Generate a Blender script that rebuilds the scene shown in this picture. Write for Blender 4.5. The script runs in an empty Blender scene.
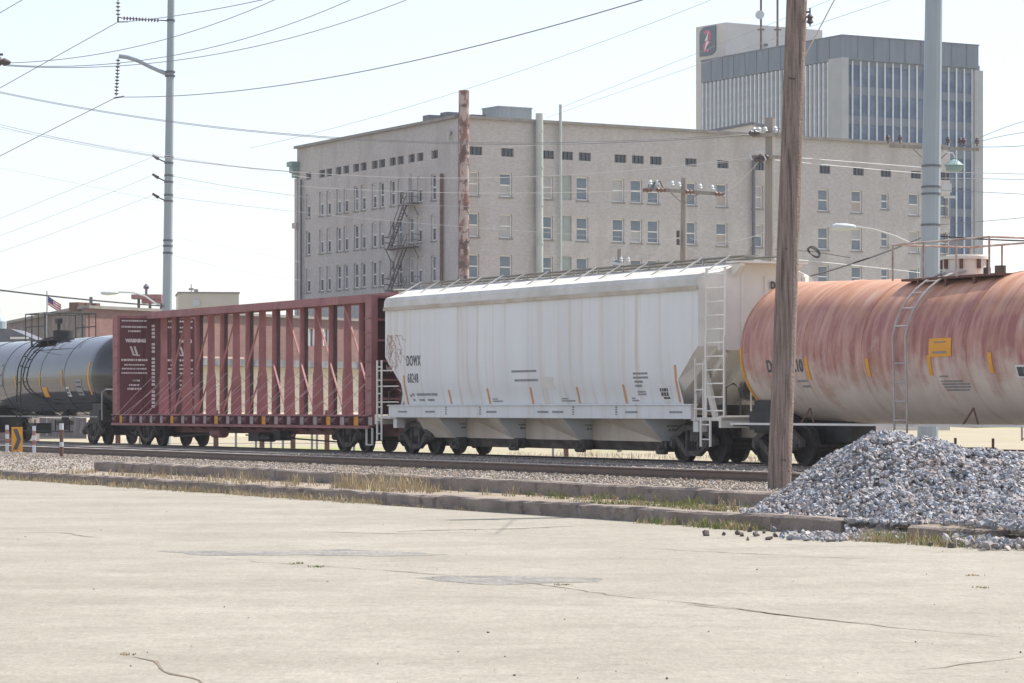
import bpy, bmesh, math, random
from mathutils import Vector, Matrix
random.seed(7)
SC = bpy.context.scene
COL = SC.collection
R = math.radians

# ------------------------------------------------------------------ camera, world, sun, exposure
F = 3000.0
CAMZ, HY = 1.9, 409.0
cd = bpy.data.cameras.new('camera'); cam = bpy.data.objects.new('camera', cd); COL.objects.link(cam)
cam.location = (0, 0, CAMZ); cam.rotation_euler = (R(90), 0, 0)
cd.sensor_width = 36; cd.lens = F / 1024 * 36; cd.shift_y = (HY - 341.5) / 1024
cd.clip_start = .5; cd.clip_end = 9000
SC.camera = cam
SUN_EL, SUN_AZ = R(54), R(61)          # azimuth from +Y towards +X
W = bpy.data.worlds.new('World'); SC.world = W; W.use_nodes = True
nt = W.node_tree; bg = nt.nodes['Background']
sky = nt.nodes.new('ShaderNodeTexSky'); sky.sky_type = 'NISHITA'; sky.sun_disc = False
sky.sun_elevation = SUN_EL; sky.sun_rotation = SUN_AZ; sky.altitude = 50
sky.air_density = 1.0; sky.dust_density = 1.0; sky.ozone_density = 1.0
hs = nt.nodes.new('ShaderNodeHueSaturation'); hs.inputs['Saturation'].default_value = .82; nt.links.new(sky.outputs[0], hs.inputs['Color']); vm = nt.nodes.new('ShaderNodeMix'); vm.data_type = 'RGBA'; vm.inputs[0].default_value = .5; vm.inputs[7].default_value = (2.5, 2.48, 2.88, 1)   # thin bright veil over the whole sky
nt.links.new(hs.outputs[0], vm.inputs[6]); nt.links.new(vm.outputs[2], bg.inputs[0]); bg.inputs[1].default_value = 0.1
sd = bpy.data.lights.new('sun', 'SUN'); sd.energy = 2.75; sd.angle = R(.5); sd.color = (1, .945, .855)
so = bpy.data.objects.new('sun', sd); COL.objects.link(so)
sv = Vector((math.sin(SUN_AZ) * math.cos(SUN_EL), math.cos(SUN_AZ) * math.cos(SUN_EL), math.sin(SUN_EL)))
so.rotation_euler = sv.to_track_quat('Z', 'Y').to_euler(); so.location = (60, 0, 80)
SC.view_settings.view_transform = 'Standard'; SC.view_settings.look = 'None'
SC.view_settings.exposure = 1.46; SC.view_settings.gamma = 1; SC.view_settings.use_curve_mapping = False

# ------------------------------------------------------------------ frames
# U = along the track (to the right), N = across it (away from the viewer), O = a point on the train's track centre
U = Vector((.4597, -.8881, 0)); N = Vector((.8881, .4597, 0)); O = Vector((1.421, 79.64, 0))
TROT = math.atan2(U.y, U.x)
RZ = .61                                # rail top
def tp(s, t, z=0): return O + U * s + N * t + Vector((0, 0, z))
def S(px, t):                           # track coordinate of the ray px at offset t
    k = (px - 512) / F
    return (k * (O.y + N.y * t) - O.x - N.x * t) / (U.x - k * U.y)
def at(px, y, d): return Vector(((px - 512) * d / F, d, CAMZ - (y - HY) * d / F))
def gnd(px, y, z=-.05):
    d = (CAMZ - z) * F / (y - HY); return Vector(((px - 512) * d / F, d, z))

# ------------------------------------------------------------------ materials
MATS = {}
def mat(name, c1, c2=None, scale=3., rough=.8, metal=0., bump=0., bscale=40., stretch=(1, 1, 1), c3=None, scale3=.7, t3=(.5, .62), st3=(1, 1, 1), island=0., detail=6, spec=.3, mix=(.35, .65), ro=.6, grain=None):
    m = bpy.data.materials.new(name); m.use_nodes = True; n = m.node_tree.nodes; l = m.node_tree.links
    b = n['Principled BSDF']; b.inputs['Roughness'].default_value = rough; b.inputs['Metallic'].default_value = metal
    b.inputs['Specular IOR Level'].default_value = spec
    tc = n.new('ShaderNodeTexCoord')
    def mapped(st):
        mp = n.new('ShaderNodeMapping'); mp.inputs['Scale'].default_value = st; l.new(tc.outputs['Object'], mp.inputs[0]); return mp.outputs[0]
    def ramp(sock, a, bb):
        r = n.new('ShaderNodeMapRange'); r.inputs[1].default_value = a; r.inputs[2].default_value = bb; l.new(sock, r.inputs[0]); return r.outputs[0]
    def mixc(f, A, B):
        x = n.new('ShaderNodeMix'); x.data_type = 'RGBA'
        if f is not None: l.new(f, x.inputs[0])
        for v, i in ((A, 6), (B, 7)):
            if hasattr(v, 'links'): l.new(v, x.inputs[i])
            else: x.inputs[i].default_value = (*v, 1)
        return x.outputs[2]
    def noise(st, sc, det=detail, ro=ro):
        t = n.new('ShaderNodeTexNoise'); t.inputs['Scale'].default_value = sc; t.inputs['Detail'].default_value = det; t.inputs['Roughness'].default_value = ro
        l.new(mapped(st), t.inputs[0]); return t.outputs[0]
    if c2 is None: c2 = tuple(x * .8 for x in c1)
    out = mixc(ramp(noise(stretch, scale), *mix), c1, c2)
    if c3: out = mixc(ramp(noise(st3, scale3), *t3), out, c3)
    if grain:
        for sc, sg, am in grain:
            gm = n.new('ShaderNodeMix'); gm.data_type = 'RGBA'; gm.blend_type = 'MULTIPLY'; gm.inputs[0].default_value = 1; l.new(out, gm.inputs[6])
            l.new(mixc(ramp(noise(sg, sc, 3), .3, .7), (1 - am,) * 3, (1 + am,) * 3), gm.inputs[7]); out = gm.outputs[2]
    if island:
        g = n.new('ShaderNodeNewGeometry'); hsv = n.new('ShaderNodeHueSaturation')
        r = n.new('ShaderNodeMapRange'); r.inputs[3].default_value = 1 - island; r.inputs[4].default_value = 1 + island
        l.new(g.outputs['Random Per Island'], r.inputs[0]); l.new(r.outputs[0], hsv.inputs['Value']); l.new(out, hsv.inputs['Color']); out = hsv.outputs[0]
        a = n.new('ShaderNodeMath'); a.operation = 'MULTIPLY'; a.inputs[1].default_value = 37.3; l.new(g.outputs['Random Per Island'], a.inputs[0])
        fr = n.new('ShaderNodeMath'); fr.operation = 'FRACT'; l.new(a.outputs[0], fr.inputs[0])
        tint = mixc(fr.outputs[0], (.90, .98, 1.06), (1.14, .97, .85)); mu = n.new('ShaderNodeMix'); mu.data_type = 'RGBA'; mu.blend_type = 'MULTIPLY'; mu.inputs[0].default_value = 1
        l.new(out, mu.inputs[6]); l.new(tint, mu.inputs[7]); out = mu.outputs[2]
    l.new(out, b.inputs['Base Color'])
    if bump:
        bp = n.new('ShaderNodeBump'); bp.inputs['Strength'].default_value = bump; bp.inputs['Distance'].default_value = .05
        l.new(noise((1, 1, 1), bscale, 4), bp.inputs['Height']); l.new(bp.outputs[0], b.inputs['Normal'])
    m['mixc'] = 0
    MATS[name] = m; return m

M = {}
M['lot'] = mat('sandy_concrete', (.315, .292, .247), (.25, .23, .19), .4, .95, bump=.35, bscale=24, stretch=(.7, 1.0, 1), c3=(.20, .18, .148), scale3=4, t3=(.52, .86), st3=(.5, 1, 1), detail=10, ro=.7, grain=((26, (1, .3, 1), .13), (7, (1, .35, 1), .06), (1.3, (1, .6, 1), .04)))
M['patch'] = mat('grey_asphalt_patch', (.18, .182, .178), (.29, .27, .238), 1.4, .95, bump=.6, bscale=40, grain=((18, (1, .3, 1), .2), (4, (1, .4, 1), .12)))
M['crack'] = mat('crack_dirt', (.15, .125, .095), (.22, .18, .13), 3, 1)
M['field'] = mat('dry_field', (.36, .315, .235), (.30, .265, .185), .15, 1, c3=(.25, .28, .10), scale3=.045, t3=(.55, .66), bump=.6, bscale=4)
M['strip'] = mat('pale_dirt', (.34, .29, .24), (.26, .21, .16), .8, 1, bump=.8, bscale=25, c3=(.22, .19, .10), scale3=.9, t3=(.55, .7))
M['ballast'] = mat('ballast_base', (.30, .265, .23), (.40, .355, .315), 9, 1, bump=1, bscale=18, c3=(.20, .19, .18), scale3=14, t3=(.5, .6))
M['stone'] = mat('ballast_stone', (.345, .31, .27), (.265, .24, .21), 5, .95, island=.35)
M['rock'] = mat('crushed_rock', (.35, .36, .38), (.25, .26, .28), 2.5, .9, island=.34, c3=(.36, .30, .265), scale3=2.2, t3=(.58, .72))
M['kerb'] = mat('old_concrete_kerb', (.29, .245, .21), (.20, .165, .145), 1.4, .95, bump=.8, bscale=14, c3=(.12, .10, .09), scale3=2.5, t3=(.55, .7))
M['rail'] = mat('rail_steel', (.10, .08, .07), (.15, .10, .075), 6, .55, .4)
M['railhead'] = mat('polished_rail', (.55, .55, .57), (.45, .45, .46), 6, .4, .35)
M['tie'] = mat('creosote_tie', (.12, .10, .085), (.2, .17, .14), 8, .95, stretch=(1, 6, 1))
M['dry'] = mat('dry_grass', (.46, .39, .25), (.34, .28, .17), .6, 1, island=.3)
M['weed'] = mat('green_weed', (.13, .19, .05), (.2, .22, .07), .8, .9, island=.35)
M['truck'] = mat('bogie_grime', (.07, .062, .057), (.13, .112, .10), 6, .75, .1, bump=.2, c3=(.13, .09, .065), scale3=3, t3=(.6, .75))
M['wheel'] = mat('wheel_steel', (.022, .02, .02), (.05, .04, .035), 7, .6, .3)
M['tread'] = mat('wheel_tread', (.35, .34, .34), (.28, .26, .25), 6, .35, .8)
M['black'] = mat('black_steel', (.025, .025, .027), (.045, .042, .04), 4, .6)
M['hop'] = mat('grey_hopper_paint', (.70, .715, .71), (.63, .64, .63), .6, .55, stretch=(1, 1, .12), c3=(.56, .485, .385), scale3=1.3, t3=(.52, .74), st3=(2.6, 1, .07), spec=.35)
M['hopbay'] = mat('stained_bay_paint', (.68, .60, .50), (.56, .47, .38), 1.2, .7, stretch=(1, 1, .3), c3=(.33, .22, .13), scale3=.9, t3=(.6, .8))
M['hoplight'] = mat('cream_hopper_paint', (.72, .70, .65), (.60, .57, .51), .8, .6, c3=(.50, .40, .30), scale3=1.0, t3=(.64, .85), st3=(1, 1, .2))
M['hoproof'] = mat('roof_grey_paint', (.62, .61, .58), (.47, .46, .42), 1, .6)
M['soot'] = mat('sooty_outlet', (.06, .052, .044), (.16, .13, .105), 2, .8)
M['maroon'] = mat('maroon_car_paint', (.31, .135, .132), (.22, .092, .092), 1.2, .6, c3=(.40, .23, .21), scale3=1.4, t3=(.6, .8), st3=(1, 1, .25))
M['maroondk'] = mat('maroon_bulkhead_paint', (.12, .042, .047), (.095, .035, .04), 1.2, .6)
M['brace'] = mat('red_brace_paint', (.30, .11, .10), (.38, .20, .19), 2, .6)
M['strapw'] = mat('pale_strap', (.42, .36, .35), (.34, .28, .28), 3, .6)
M['dkstrip'] = mat('dark_post_strip', (.05, .035, .037), (.08, .05, .05), 3, .8)
M['white'] = mat('white_paint', (.72, .71, .69), (.62, .6, .57), 2, .7)
M['letterw'] = mat('white_lettering', (.62, .58, .57), (.5, .46, .46), 3, .8)
M['ink'] = mat('dark_lettering', (.07, .075, .085), (.10, .105, .11), 3, .8)
M['inkp'] = mat('faded_lettering', (.24, .25, .26), (.3, .3, .3), 3, .8)
M['orange'] = mat('orange_reflector', (.62, .26, .10), (.55, .30, .16), 3, .6)
M['yellow'] = mat('yellow_placard', (.70, .33, .035), (.64, .30, .04), 3, .6)
M['blacktank'] = mat('black_tank_paint', (.012, .013, .015), (.016, .016, .018), 1, .07, spec=.9, stretch=(1.5, .5, .5), c3=(.05, .046, .043), scale3=.5, t3=(.55, .8))
M['steelp'] = mat('galvanised_pole', (.32, .365, .40), (.27, .31, .345), .8, .5, .25, stretch=(1, 1, .2))
M['wood'] = mat('weathered_pole_wood', (.285, .225, .195), (.185, .14, .118), 7, .95, stretch=(3, 3, .16), bump=.8, bscale=22, c3=(.095, .07, .058), scale3=7, t3=(.56, .66), st3=(2.6, 2.6, .10), mix=(.42, .58))
M['woodg'] = mat('grey_pole_wood', (.32, .29, .26), (.24, .21, .19), 4, .95, stretch=(2, 2, .1))
M['wire'] = mat('wire_metal', (.22, .22, .225), (.19, .19, .195), 1, .6)
M['wirep'] = mat('bright_conductor', (.55, .55, .55), (.5, .5, .5), 1, .6)
M['wiref'] = mat('faint_wire_metal', (.42, .42, .43), (.38, .38, .39), 1, .6)
M['wired'] = mat('black_cable', (.03, .03, .033), None, 1, .7)
M['insul'] = mat('dark_insulator', (.07, .06, .065), (.11, .08, .08), 3, .4)
M['porc'] = mat('brown_porcelain', (.13, .07, .06), (.2, .11, .09), 3, .4)
M['lamp'] = mat('lamp_housing', (.55, .58, .6), (.5, .52, .54), 3, .5)
M['green'] = mat('green_lamp_enamel', (.17, .27, .27), (.22, .31, .31), 3, .5)
M['brick'] = mat('tan_brick', (.475, .447, .432), (.375, .352, .338), 3.0, .95, stretch=(1, 1, 2.2), c3=(.365, .335, .31), scale3=.35, t3=(.5, .7), st3=(1.5, 1.5, .5), detail=4, mix=(.34, .66))
M['coping'] = mat('coping_stone', (.27, .25, .23), (.2, .185, .17), 1, .9)
M['wframe'] = mat('white_window_frame', (.76, .75, .73), (.68, .66, .64), 2, .7)
M['glass'] = mat('dim_window_glass', (.085, .12, .165), (.14, .175, .21), .8, .12, spec=.6)
M['glassd'] = mat('dark_window_glass', (.035, .042, .05), (.06, .07, .08), .8, .15, spec=.5)
M['blind'] = mat('pale_blind', (.42, .41, .40), (.36, .34, .33), 1.5, .6)
M['board'] = mat('boarded_window', (.42, .36, .31), (.36, .31, .27), 1.5, .8)
M['gblock'] = mat('glass_block', (.33, .37, .34), (.27, .31, .29), 3, .4)
M['rustpipe'] = mat('peeling_chimney_paint', (.40, .32, .29), (.21, .105, .085), 1.4, .8, stretch=(1.5, 1.5, .6), c3=(.10, .06, .055), scale3=1.1, t3=(.52, .6), mix=(.47, .53))
M['duct'] = mat('green_grey_duct', (.36, .41, .39), (.46, .48, .46), 1.2, .6)
M['darkpipe'] = mat('dark_downpipe', (.10, .11, .13), (.14, .14, .16), 2, .6)
M['teal'] = mat('copper_green_cornice', (.17, .27, .26), (.25, .33, .31), 1, .8)
M['pent'] = mat('grey_penthouse_sheet', (.20, .24, .26), (.27, .30, .31), .8, .7, stretch=(3, 3, .3))
M['iron'] = mat('fire_escape_iron', (.10, .085, .08), (.15, .10, .09), 3, .7)
M['tband'] = mat('tower_grey_panel', (.165, .195, .235), (.125, .15, .185), .5, .7, stretch=(2, 2, .3))
M['tfin'] = mat('tower_pale_fin', (.62, .66, .69), (.52, .55, .57), 1, .6)
M['tpier'] = mat('tower_pale_concrete', (.36, .37, .375), (.31, .32, .325), .4, .8)
M['core'] = mat('cream_core_concrete', (.52, .50, .46), (.46, .44, .41), .4, .8)
M['tglass'] = mat('tower_blue_glass', (.05, .09, .17), (.12, .165, .24), .22, .25, stretch=(.9, .9, 1.4), mix=(.45, .6), spec=.2)
M['logod'] = mat('dark_logo_panel', (.06, .10, .13), (.075, .11, .14), 1, .5)
M['logop'] = mat('pink_logo_paint', (.62, .10, .22), None, 1, .6)
M['redbrick'] = mat('red_brick', (.225, .125, .108), (.17, .10, .09), 2.5, .95, stretch=(.6, .6, 3), c3=(.27, .16, .135), scale3=.5, t3=(.5, .75))
M['greybrick'] = mat('weathered_shaded_brick', (.22, .17, .155), (.13, .115, .11), .7, .95, stretch=(1.5, 1.5, .4), c3=(.3, .26, .24), scale3=1.2, t3=(.55, .7))
M['cream'] = mat('cream_wall', (.70, .63, .51), (.62, .55, .44), .5, .9)
M['creamb'] = mat('pale_block_wall', (.58, .54, .46), (.53, .49, .42), .5, .9)
M['awn'] = mat('awning_metal', (.08, .09, .10), (.22, .22, .23), .6, .6, stretch=(2, 2, 1))
M['bluegrey'] = mat('blue_grey_sheet', (.30, .36, .40), (.26, .31, .35), 1, .6)
M['flagr'] = mat('flag_red', (.45, .05, .06), None, 1, .8)
M['flagb'] = mat('flag_blue', (.05, .08, .25), None, 1, .8)
M['rail2'] = mat('chalky_rusted_rail', (.50, .43, .39), (.32, .20, .16), 2.5, .8, mix=(.4, .6))
M['pale'] = mat('chalky_ladder_paint', (.48, .45, .43), (.36, .31, .29), 2.5, .7)
M['eave'] = mat('rust_stained_eave', (.50, .45, .38), (.40, .34, .26), 1.5, .7, stretch=(1, 1, .3))
M['walk'] = mat('grating_tan', (.30, .28, .25), (.24, .22, .2), 3, .8)
M['spray'] = mat('faded_spray_paint', (.55, .33, .26), (.5, .38, .33), 3, .7)
M['darkstone'] = mat('dark_stone', (.14, .12, .105), (.08, .07, .065), 6, .95)
M['rusty'] = mat('rusty_iron', (.17, .09, .065), (.11, .06, .048), 4, .85)
M['grey'] = mat('dull_grey_metal', (.25, .25, .25), (.32, .31, .3), 3, .6)

def tank_rust():
    m = mat('rust_stained_tank_paint', (.66, .58, .51), (.54, .47, .41), 1.0, .55, stretch=(1.2, .5, .5), spec=.35)
    n = m.node_tree.nodes; l = m.node_tree.links; b = n['Principled BSDF']
    base = b.inputs['Base Color'].links[0].from_socket
    tc = n.new('ShaderNodeTexCoord'); sx = n.new('ShaderNodeSeparateXYZ'); l.new(tc.outputs['Object'], sx.inputs[0])
    def noise(st, sc, det=8):
        mp = n.new('ShaderNodeMapping'); mp.inputs['Scale'].default_value = st; l.new(tc.outputs['Object'], mp.inputs[0])
        t = n.new('ShaderNodeTexNoise'); t.inputs['Scale'].default_value = sc; t.inputs['Detail'].default_value = det; t.inputs['Roughness'].default_value = .65; l.new(mp.outputs[0], t.inputs[0]); return t.outputs[0]
    def math_(op, a, bb):
        x = n.new('ShaderNodeMath'); x.operation = op
        for i, v in enumerate((a, bb)):
            if hasattr(v, 'links'): l.new(v, x.inputs[i])
            else: x.inputs[i].default_value = v
        return x.outputs[0]
    def rng(s, a, bb, c=0, d=1):
        r = n.new('ShaderNodeMapRange'); r.inputs[1].default_value = a; r.inputs[2].default_value = bb; r.inputs[3].default_value = c; r.inputs[4].default_value = d; l.new(s, r.inputs[0]); return r.outputs[0]
    def mixc(f, A, B):
        x = n.new('ShaderNodeMix'); x.data_type = 'RGBA'; l.new(f, x.inputs[0])
        for v, i in ((A, 6), (B, 7)):
            if hasattr(v, 'links'): l.new(v, x.inputs[i])
            else: x.inputs[i].default_value = (*v, 1)
        return x.outputs[2]
    st = noise((3.2, .25, .25), 1.0); bl = noise((1, 1, 1), 1.3); fine = noise((3.2, .55, .55), 1.3)
    zz = math_('ADD', sx.outputs['Z'], math_('MULTIPLY', math_('SUBTRACT', bl, .5), 2.2))
    zz = math_('ADD', zz, math_('MULTIPLY', math_('SUBTRACT', st, .5), 1.6))
    red = mixc(rng(fine, .4, .62), (.30, .115, .10), (.48, .27, .22))
    c = mixc(rng(zz, 2.15, 3.1), base, red)
    org = mixc(rng(fine, .4, .64), (.42, .19, .105), (.53, .31, .205))
    c = mixc(rng(zz, 3.7, 4.5), c, org)
    c = mixc(rng(math_('MULTIPLY', st, fine), .34, .42, 0, .5), c, (.48, .43, .38))
    c = mixc(rng(bl, .56, .7, 0, .6), c, (.44, .27, .17))
    l.new(c, b.inputs['Base Color']); return m
M['rusttank'] = tank_rust()

# ------------------------------------------------------------------ mesh helpers
class MB:
    def __init__(s): s.v = []; s.f = []; s.c = []
    def cut(s): s.c.append((len(s.v), len(s.f))); return s     # the next shapes are a piece of their own
    def add(s, vs, fs):
        o = len(s.v); s.v += [tuple(x) for x in vs]; s.f += [tuple(i + o for i in q) for q in fs]; return s
    def box(s, c, d, rz=0, taper=1):
        x, y, z = (k / 2 for k in d); vs = []
        for sz in (-1, 1):
            k = taper if sz > 0 else 1
            for sx, sy in ((-1, -1), (1, -1), (1, 1), (-1, 1)):
                p = Vector((sx * x * k, sy * y * k, sz * z)); p.rotate(Matrix.Rotation(rz, 3, 'Z')); vs.append(p + Vector(c))
        return s.add(vs, [(3, 2, 1, 0), (4, 5, 6, 7), (0, 1, 5, 4), (1, 2, 6, 5), (2, 3, 7, 6), (3, 0, 4, 7)])
    def bb(s, x0, x1, y0, y1, z0, z1): return s.box(((x0 + x1) / 2, (y0 + y1) / 2, (z0 + z1) / 2), (x1 - x0, y1 - y0, z1 - z0))
    def tube(s, p, q, r, r2=None, n=8, cap=True):
        p = Vector(p); q = Vector(q); r2 = r if r2 is None else r2; d = (q - p).normalized()
        a = d.orthogonal().normalized(); b = d.cross(a); vs = []
        for P, rr in ((p, r), (q, r2)):
            for i in range(n):
                t = 2 * math.pi * i / n; vs.append(P + (a * math.cos(t) + b * math.sin(t)) * rr)
        fs = [(i, (i + 1) % n, n + (i + 1) % n, n + i) for i in range(n)]
        if cap: fs += [tuple(range(n - 1, -1, -1)), tuple(range(n, 2 * n))]
        return s.add(vs, fs)
    def path(s, pts, r, n=6):
        for a, b in zip(pts[:-1], pts[1:]): s.tube(a, b, r, n=n)
        return s
    def sweep(s, pts, r, n=6):          # continuous tube
        pts = [Vector(p) for p in pts]; vs = []; fs = []
        for i, p in enumerate(pts):
            d = (pts[min(i + 1, len(pts) - 1)] - pts[max(i - 1, 0)]).normalized()
            up = Vector((0, 0, 1)) if abs(d.z) < .9 else Vector((1, 0, 0))
            a = d.cross(up).normalized(); b = a.cross(d)
            for k in range(n):
                t = 2 * math.pi * k / n; vs.append(p + (a * math.cos(t) + b * math.sin(t)) * r)
        for i in range(len(pts) - 1):
            for k in range(n): fs.append((i * n + k, i * n + (k + 1) % n, (i + 1) * n + (k + 1) % n, (i + 1) * n + k))
        fs += [tuple(range(n - 1, -1, -1)), tuple(range((len(pts) - 1) * n, len(pts) * n))]
        return s.add(vs, fs)
    def beam(s, p, q, w, h, up=(0, 0, 1)):
        p = Vector(p); q = Vector(q); d = (q - p).normalized(); up = Vector(up)
        if abs(d.dot(up)) > .98: up = Vector((1, 0, 0))
        a = d.cross(up).normalized() * w / 2; b = a.cross(d).normalized() * h / 2
        vs = [P + x for P in (p, q) for x in (-a - b, a - b, a + b, -a + b)]
        return s.add(vs, [(3, 2, 1, 0), (4, 5, 6, 7), (0, 1, 5, 4), (1, 2, 6, 5), (2, 3, 7, 6), (3, 0, 4, 7)])
    def prism(s, poly, axis, a, b):     # polygon in the plane across an axis ('x','y','z'), extruded from a to b
        def P(p, k): return {'x': (k, p[0], p[1]), 'y': (p[0], k, p[1]), 'z': (p[0], p[1], k)}[axis]
        n = len(poly); vs = [P(p, a) for p in poly] + [P(p, b) for p in poly]
        return s.add(vs, [tuple(range(n - 1, -1, -1)), tuple(range(n, 2 * n))] + [(i, (i + 1) % n, n + (i + 1) % n, n + i) for i in range(n)])
    def lathe(s, prof, c, axis, n=24):  # prof: (radius, position along axis)
        c = Vector(c); ax = Vector(axis).normalized(); a = ax.orthogonal().normalized(); b = ax.cross(a); vs = []; fs = []
        for r, h in prof:
            for i in range(n):
                t = 2 * math.pi * i / n; vs.append(c + ax * h + (a * math.cos(t) + b * math.sin(t)) * r)
        m = len(prof)
        for j in range(m - 1):
            for i in range(n): fs.append((j * n + i, j * n + (i + 1) % n, (j + 1) * n + (i + 1) % n, (j + 1) * n + i))
        fs += [tuple(range(n - 1, -1, -1)), tuple(range((m - 1) * n, m * n))]
        return s.add(vs, fs)
    def build(s, name, m, parent=None, smooth=False, bevel=0, loc=None, rz=0, label=None):
        if s.c:
            cs = sorted(set([(0, 0)] + s.c + [(len(s.v), len(s.f))])); out = None; s.c = []
            for (v0, f0), (v1, f1) in zip(cs[:-1], cs[1:]):
                q = MB(); q.v = s.v[v0:v1]; q.f = [tuple(i - v0 for i in x) for x in s.f[f0:f1]]
                if q.f: out = out or q.build(name, m, parent, smooth, bevel, loc, rz, label); 
                if q.f and v0 and out: q.build(name, m, parent, smooth, bevel, loc, rz, label)
            return out
        me = bpy.data.meshes.new(name); me.from_pydata(s.v, [], s.f)
        bm = bmesh.new(); bm.from_mesh(me); bmesh.ops.recalc_face_normals(bm, faces=bm.faces); bm.to_mesh(me); bm.free()
        me.materials.append(m)
        o = bpy.data.objects.new(name, me); COL.objects.link(o)
        if smooth:
            me.polygons.foreach_set('use_smooth', [True] * len(me.polygons))
            me.set_sharp_from_angle(angle=R(38))
        if bevel:
            b = o.modifiers.new('edge', 'BEVEL'); b.width = bevel; b.segments = 2; b.limit_method = 'ANGLE'; b.angle_limit = R(40)
        if loc is not None: o.location = loc
        o.rotation_euler.z = rz
        if parent: o.parent = parent
        if label: o['label'] = label
        return o
def tag(o, label, cat, group=None):
    o['label'] = label; o['category'] = cat
    if group: o['group'] = group
    return o
def thing(name, label, cat, loc=(0, 0, 0), rz=0, group=None):
    o = bpy.data.objects.new(name, None); COL.objects.link(o); o.location = loc; o.rotation_euler.z = rz; o.empty_display_size = .3
    return tag(o, label, cat, group)
def structure(o, kind='structure'): o['kind'] = kind; return o
def kids(o): return [c for c in COL.objects if c.parent == o]
def copy_tree(o, parent=None, loc=None, rz=None):
    c = o.copy(); COL.objects.link(c); c.parent = parent
    if loc is not None: c.location = loc
    if rz is not None: c.rotation_euler.z = rz
    for ch in kids(o): copy_tree(ch, c)
    return c
def text_mesh(txt, h, fn, name, m, parent, narrow=1., extrude=.006, bold=.0, space=1.):
    cu = bpy.data.curves.new(name, 'FONT'); cu.body = txt; cu.size = h / .72; cu.extrude = extrude; cu.offset = bold; cu.space_character = space
    ob = bpy.data.objects.new(name, cu); COL.objects.link(ob)
    dg = bpy.context.evaluated_depsgraph_get(); me = bpy.data.meshes.new_from_object(ob.evaluated_get(dg))
    bpy.data.objects.remove(ob); bpy.data.curves.remove(cu)
    for v in me.vertices: v.co = fn(v.co.x * narrow, v.co.y, v.co.z)
    me.materials.clear(); me.materials.append(m); o = bpy.data.objects.new(name, me); COL.objects.link(o); o.parent = parent; return o
def marks(mb, rows, fn, rnd):           # rows of worn stencil too small to read: (x, z, width, height)
    for x, z, w, h in rows:
        q = x
        while q < x + w - .01:
            ww = min(rnd.uniform(.5, 1.6) * h, x + w - q)
            mb.add([fn(q, z, 0), fn(q + ww, z, 0), fn(q + ww, z + h, 0), fn(q, z + h, 0), fn(q, z, .006), fn(q + ww, z, .006), fn(q + ww, z + h, .006), fn(q, z + h, .006)],
                   [(0, 1, 2, 3), (7, 6, 5, 4), (0, 4, 5, 1), (1, 5, 6, 2), (2, 6, 7, 3), (3, 7, 4, 0)])
            q += ww + rnd.uniform(.2, .5) * h
    return mb
#<<SETTING>>
# ------------------------------------------------------------------ ground
def fbm(x, y, seed=0):
    from mathutils import noise
    return noise.fractal(Vector((x, y, seed * 7.3)), 1.0, 2.0, 4)
def sheet(name, pts, z, m, kind='structure'):
    mb = MB(); mb.add([(p[0], p[1], z) for p in pts], [tuple(range(len(pts)))]); return structure(mb.build(name, m), kind)
g = 4000
sheet('ground', [(-g, -g), (g, -g), (g, g), (-g, g)], -.08, M['field'])
def st_rect(s0, s1, t0, t1): return [tp(s0, t0), tp(s1, t0), tp(s1, t1), tp(s0, t1)]
sheet('parking_lot', st_rect(-150, 150, -95, -11.6), -.05, M['lot'])
mb = MB(); mb.prism([(-11.72, -.2), (-9.3, -.2), (-9.3, .165), (-11.70, .165)], 'x', -110, 60); mb.v = [tuple(tp(x, y, z)) for x, y, z in mb.v]; structure(mb.build('dirt_strip', M['strip']))
K0 = S(94, -9.6)                        # where the rear kerb begins
# ballast bed under both tracks
mb = MB(); ss = [-100 + .5 * i for i in range(320)]; tt = sorted([-11.8 + .33 * i for i in range(53)] + [-5.02, -4.985, -.70, -.735, -9.29, -9.27])
idx = {}
for i, s in enumerate(ss):
    for j, t in enumerate(tt):
        z = .42 + .018 * fbm(s * 1.3, t * 2.2)
        if -5.0 < t < -.72: z = .578 + .012 * fbm(s * 2.3, t * 3.2)
        elif t < -5.0: z = .385 + .012 * fbm(s * 1.3, t * 2.2)
        if t > 3.0: z = .42 - min(.44, (t - 3.0) * .28)
        if s < K0 - .3:
            if t < -8: z = .42 - (-8 - t) / 3.8 * .29 + .02 * fbm(s, t, 3)
        elif t < -9.28: z = .10
        mb.v.append(tuple(tp(s, t, z)))
for i in range(len(ss) - 1):
    for j in range(len(tt) - 1):
        a = i * len(tt) + j; mb.f.append((a, a + 1, a + len(tt) + 1, a + len(tt)))
structure(mb.build('gravel_bed', M['ballast'], smooth=True))
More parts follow.
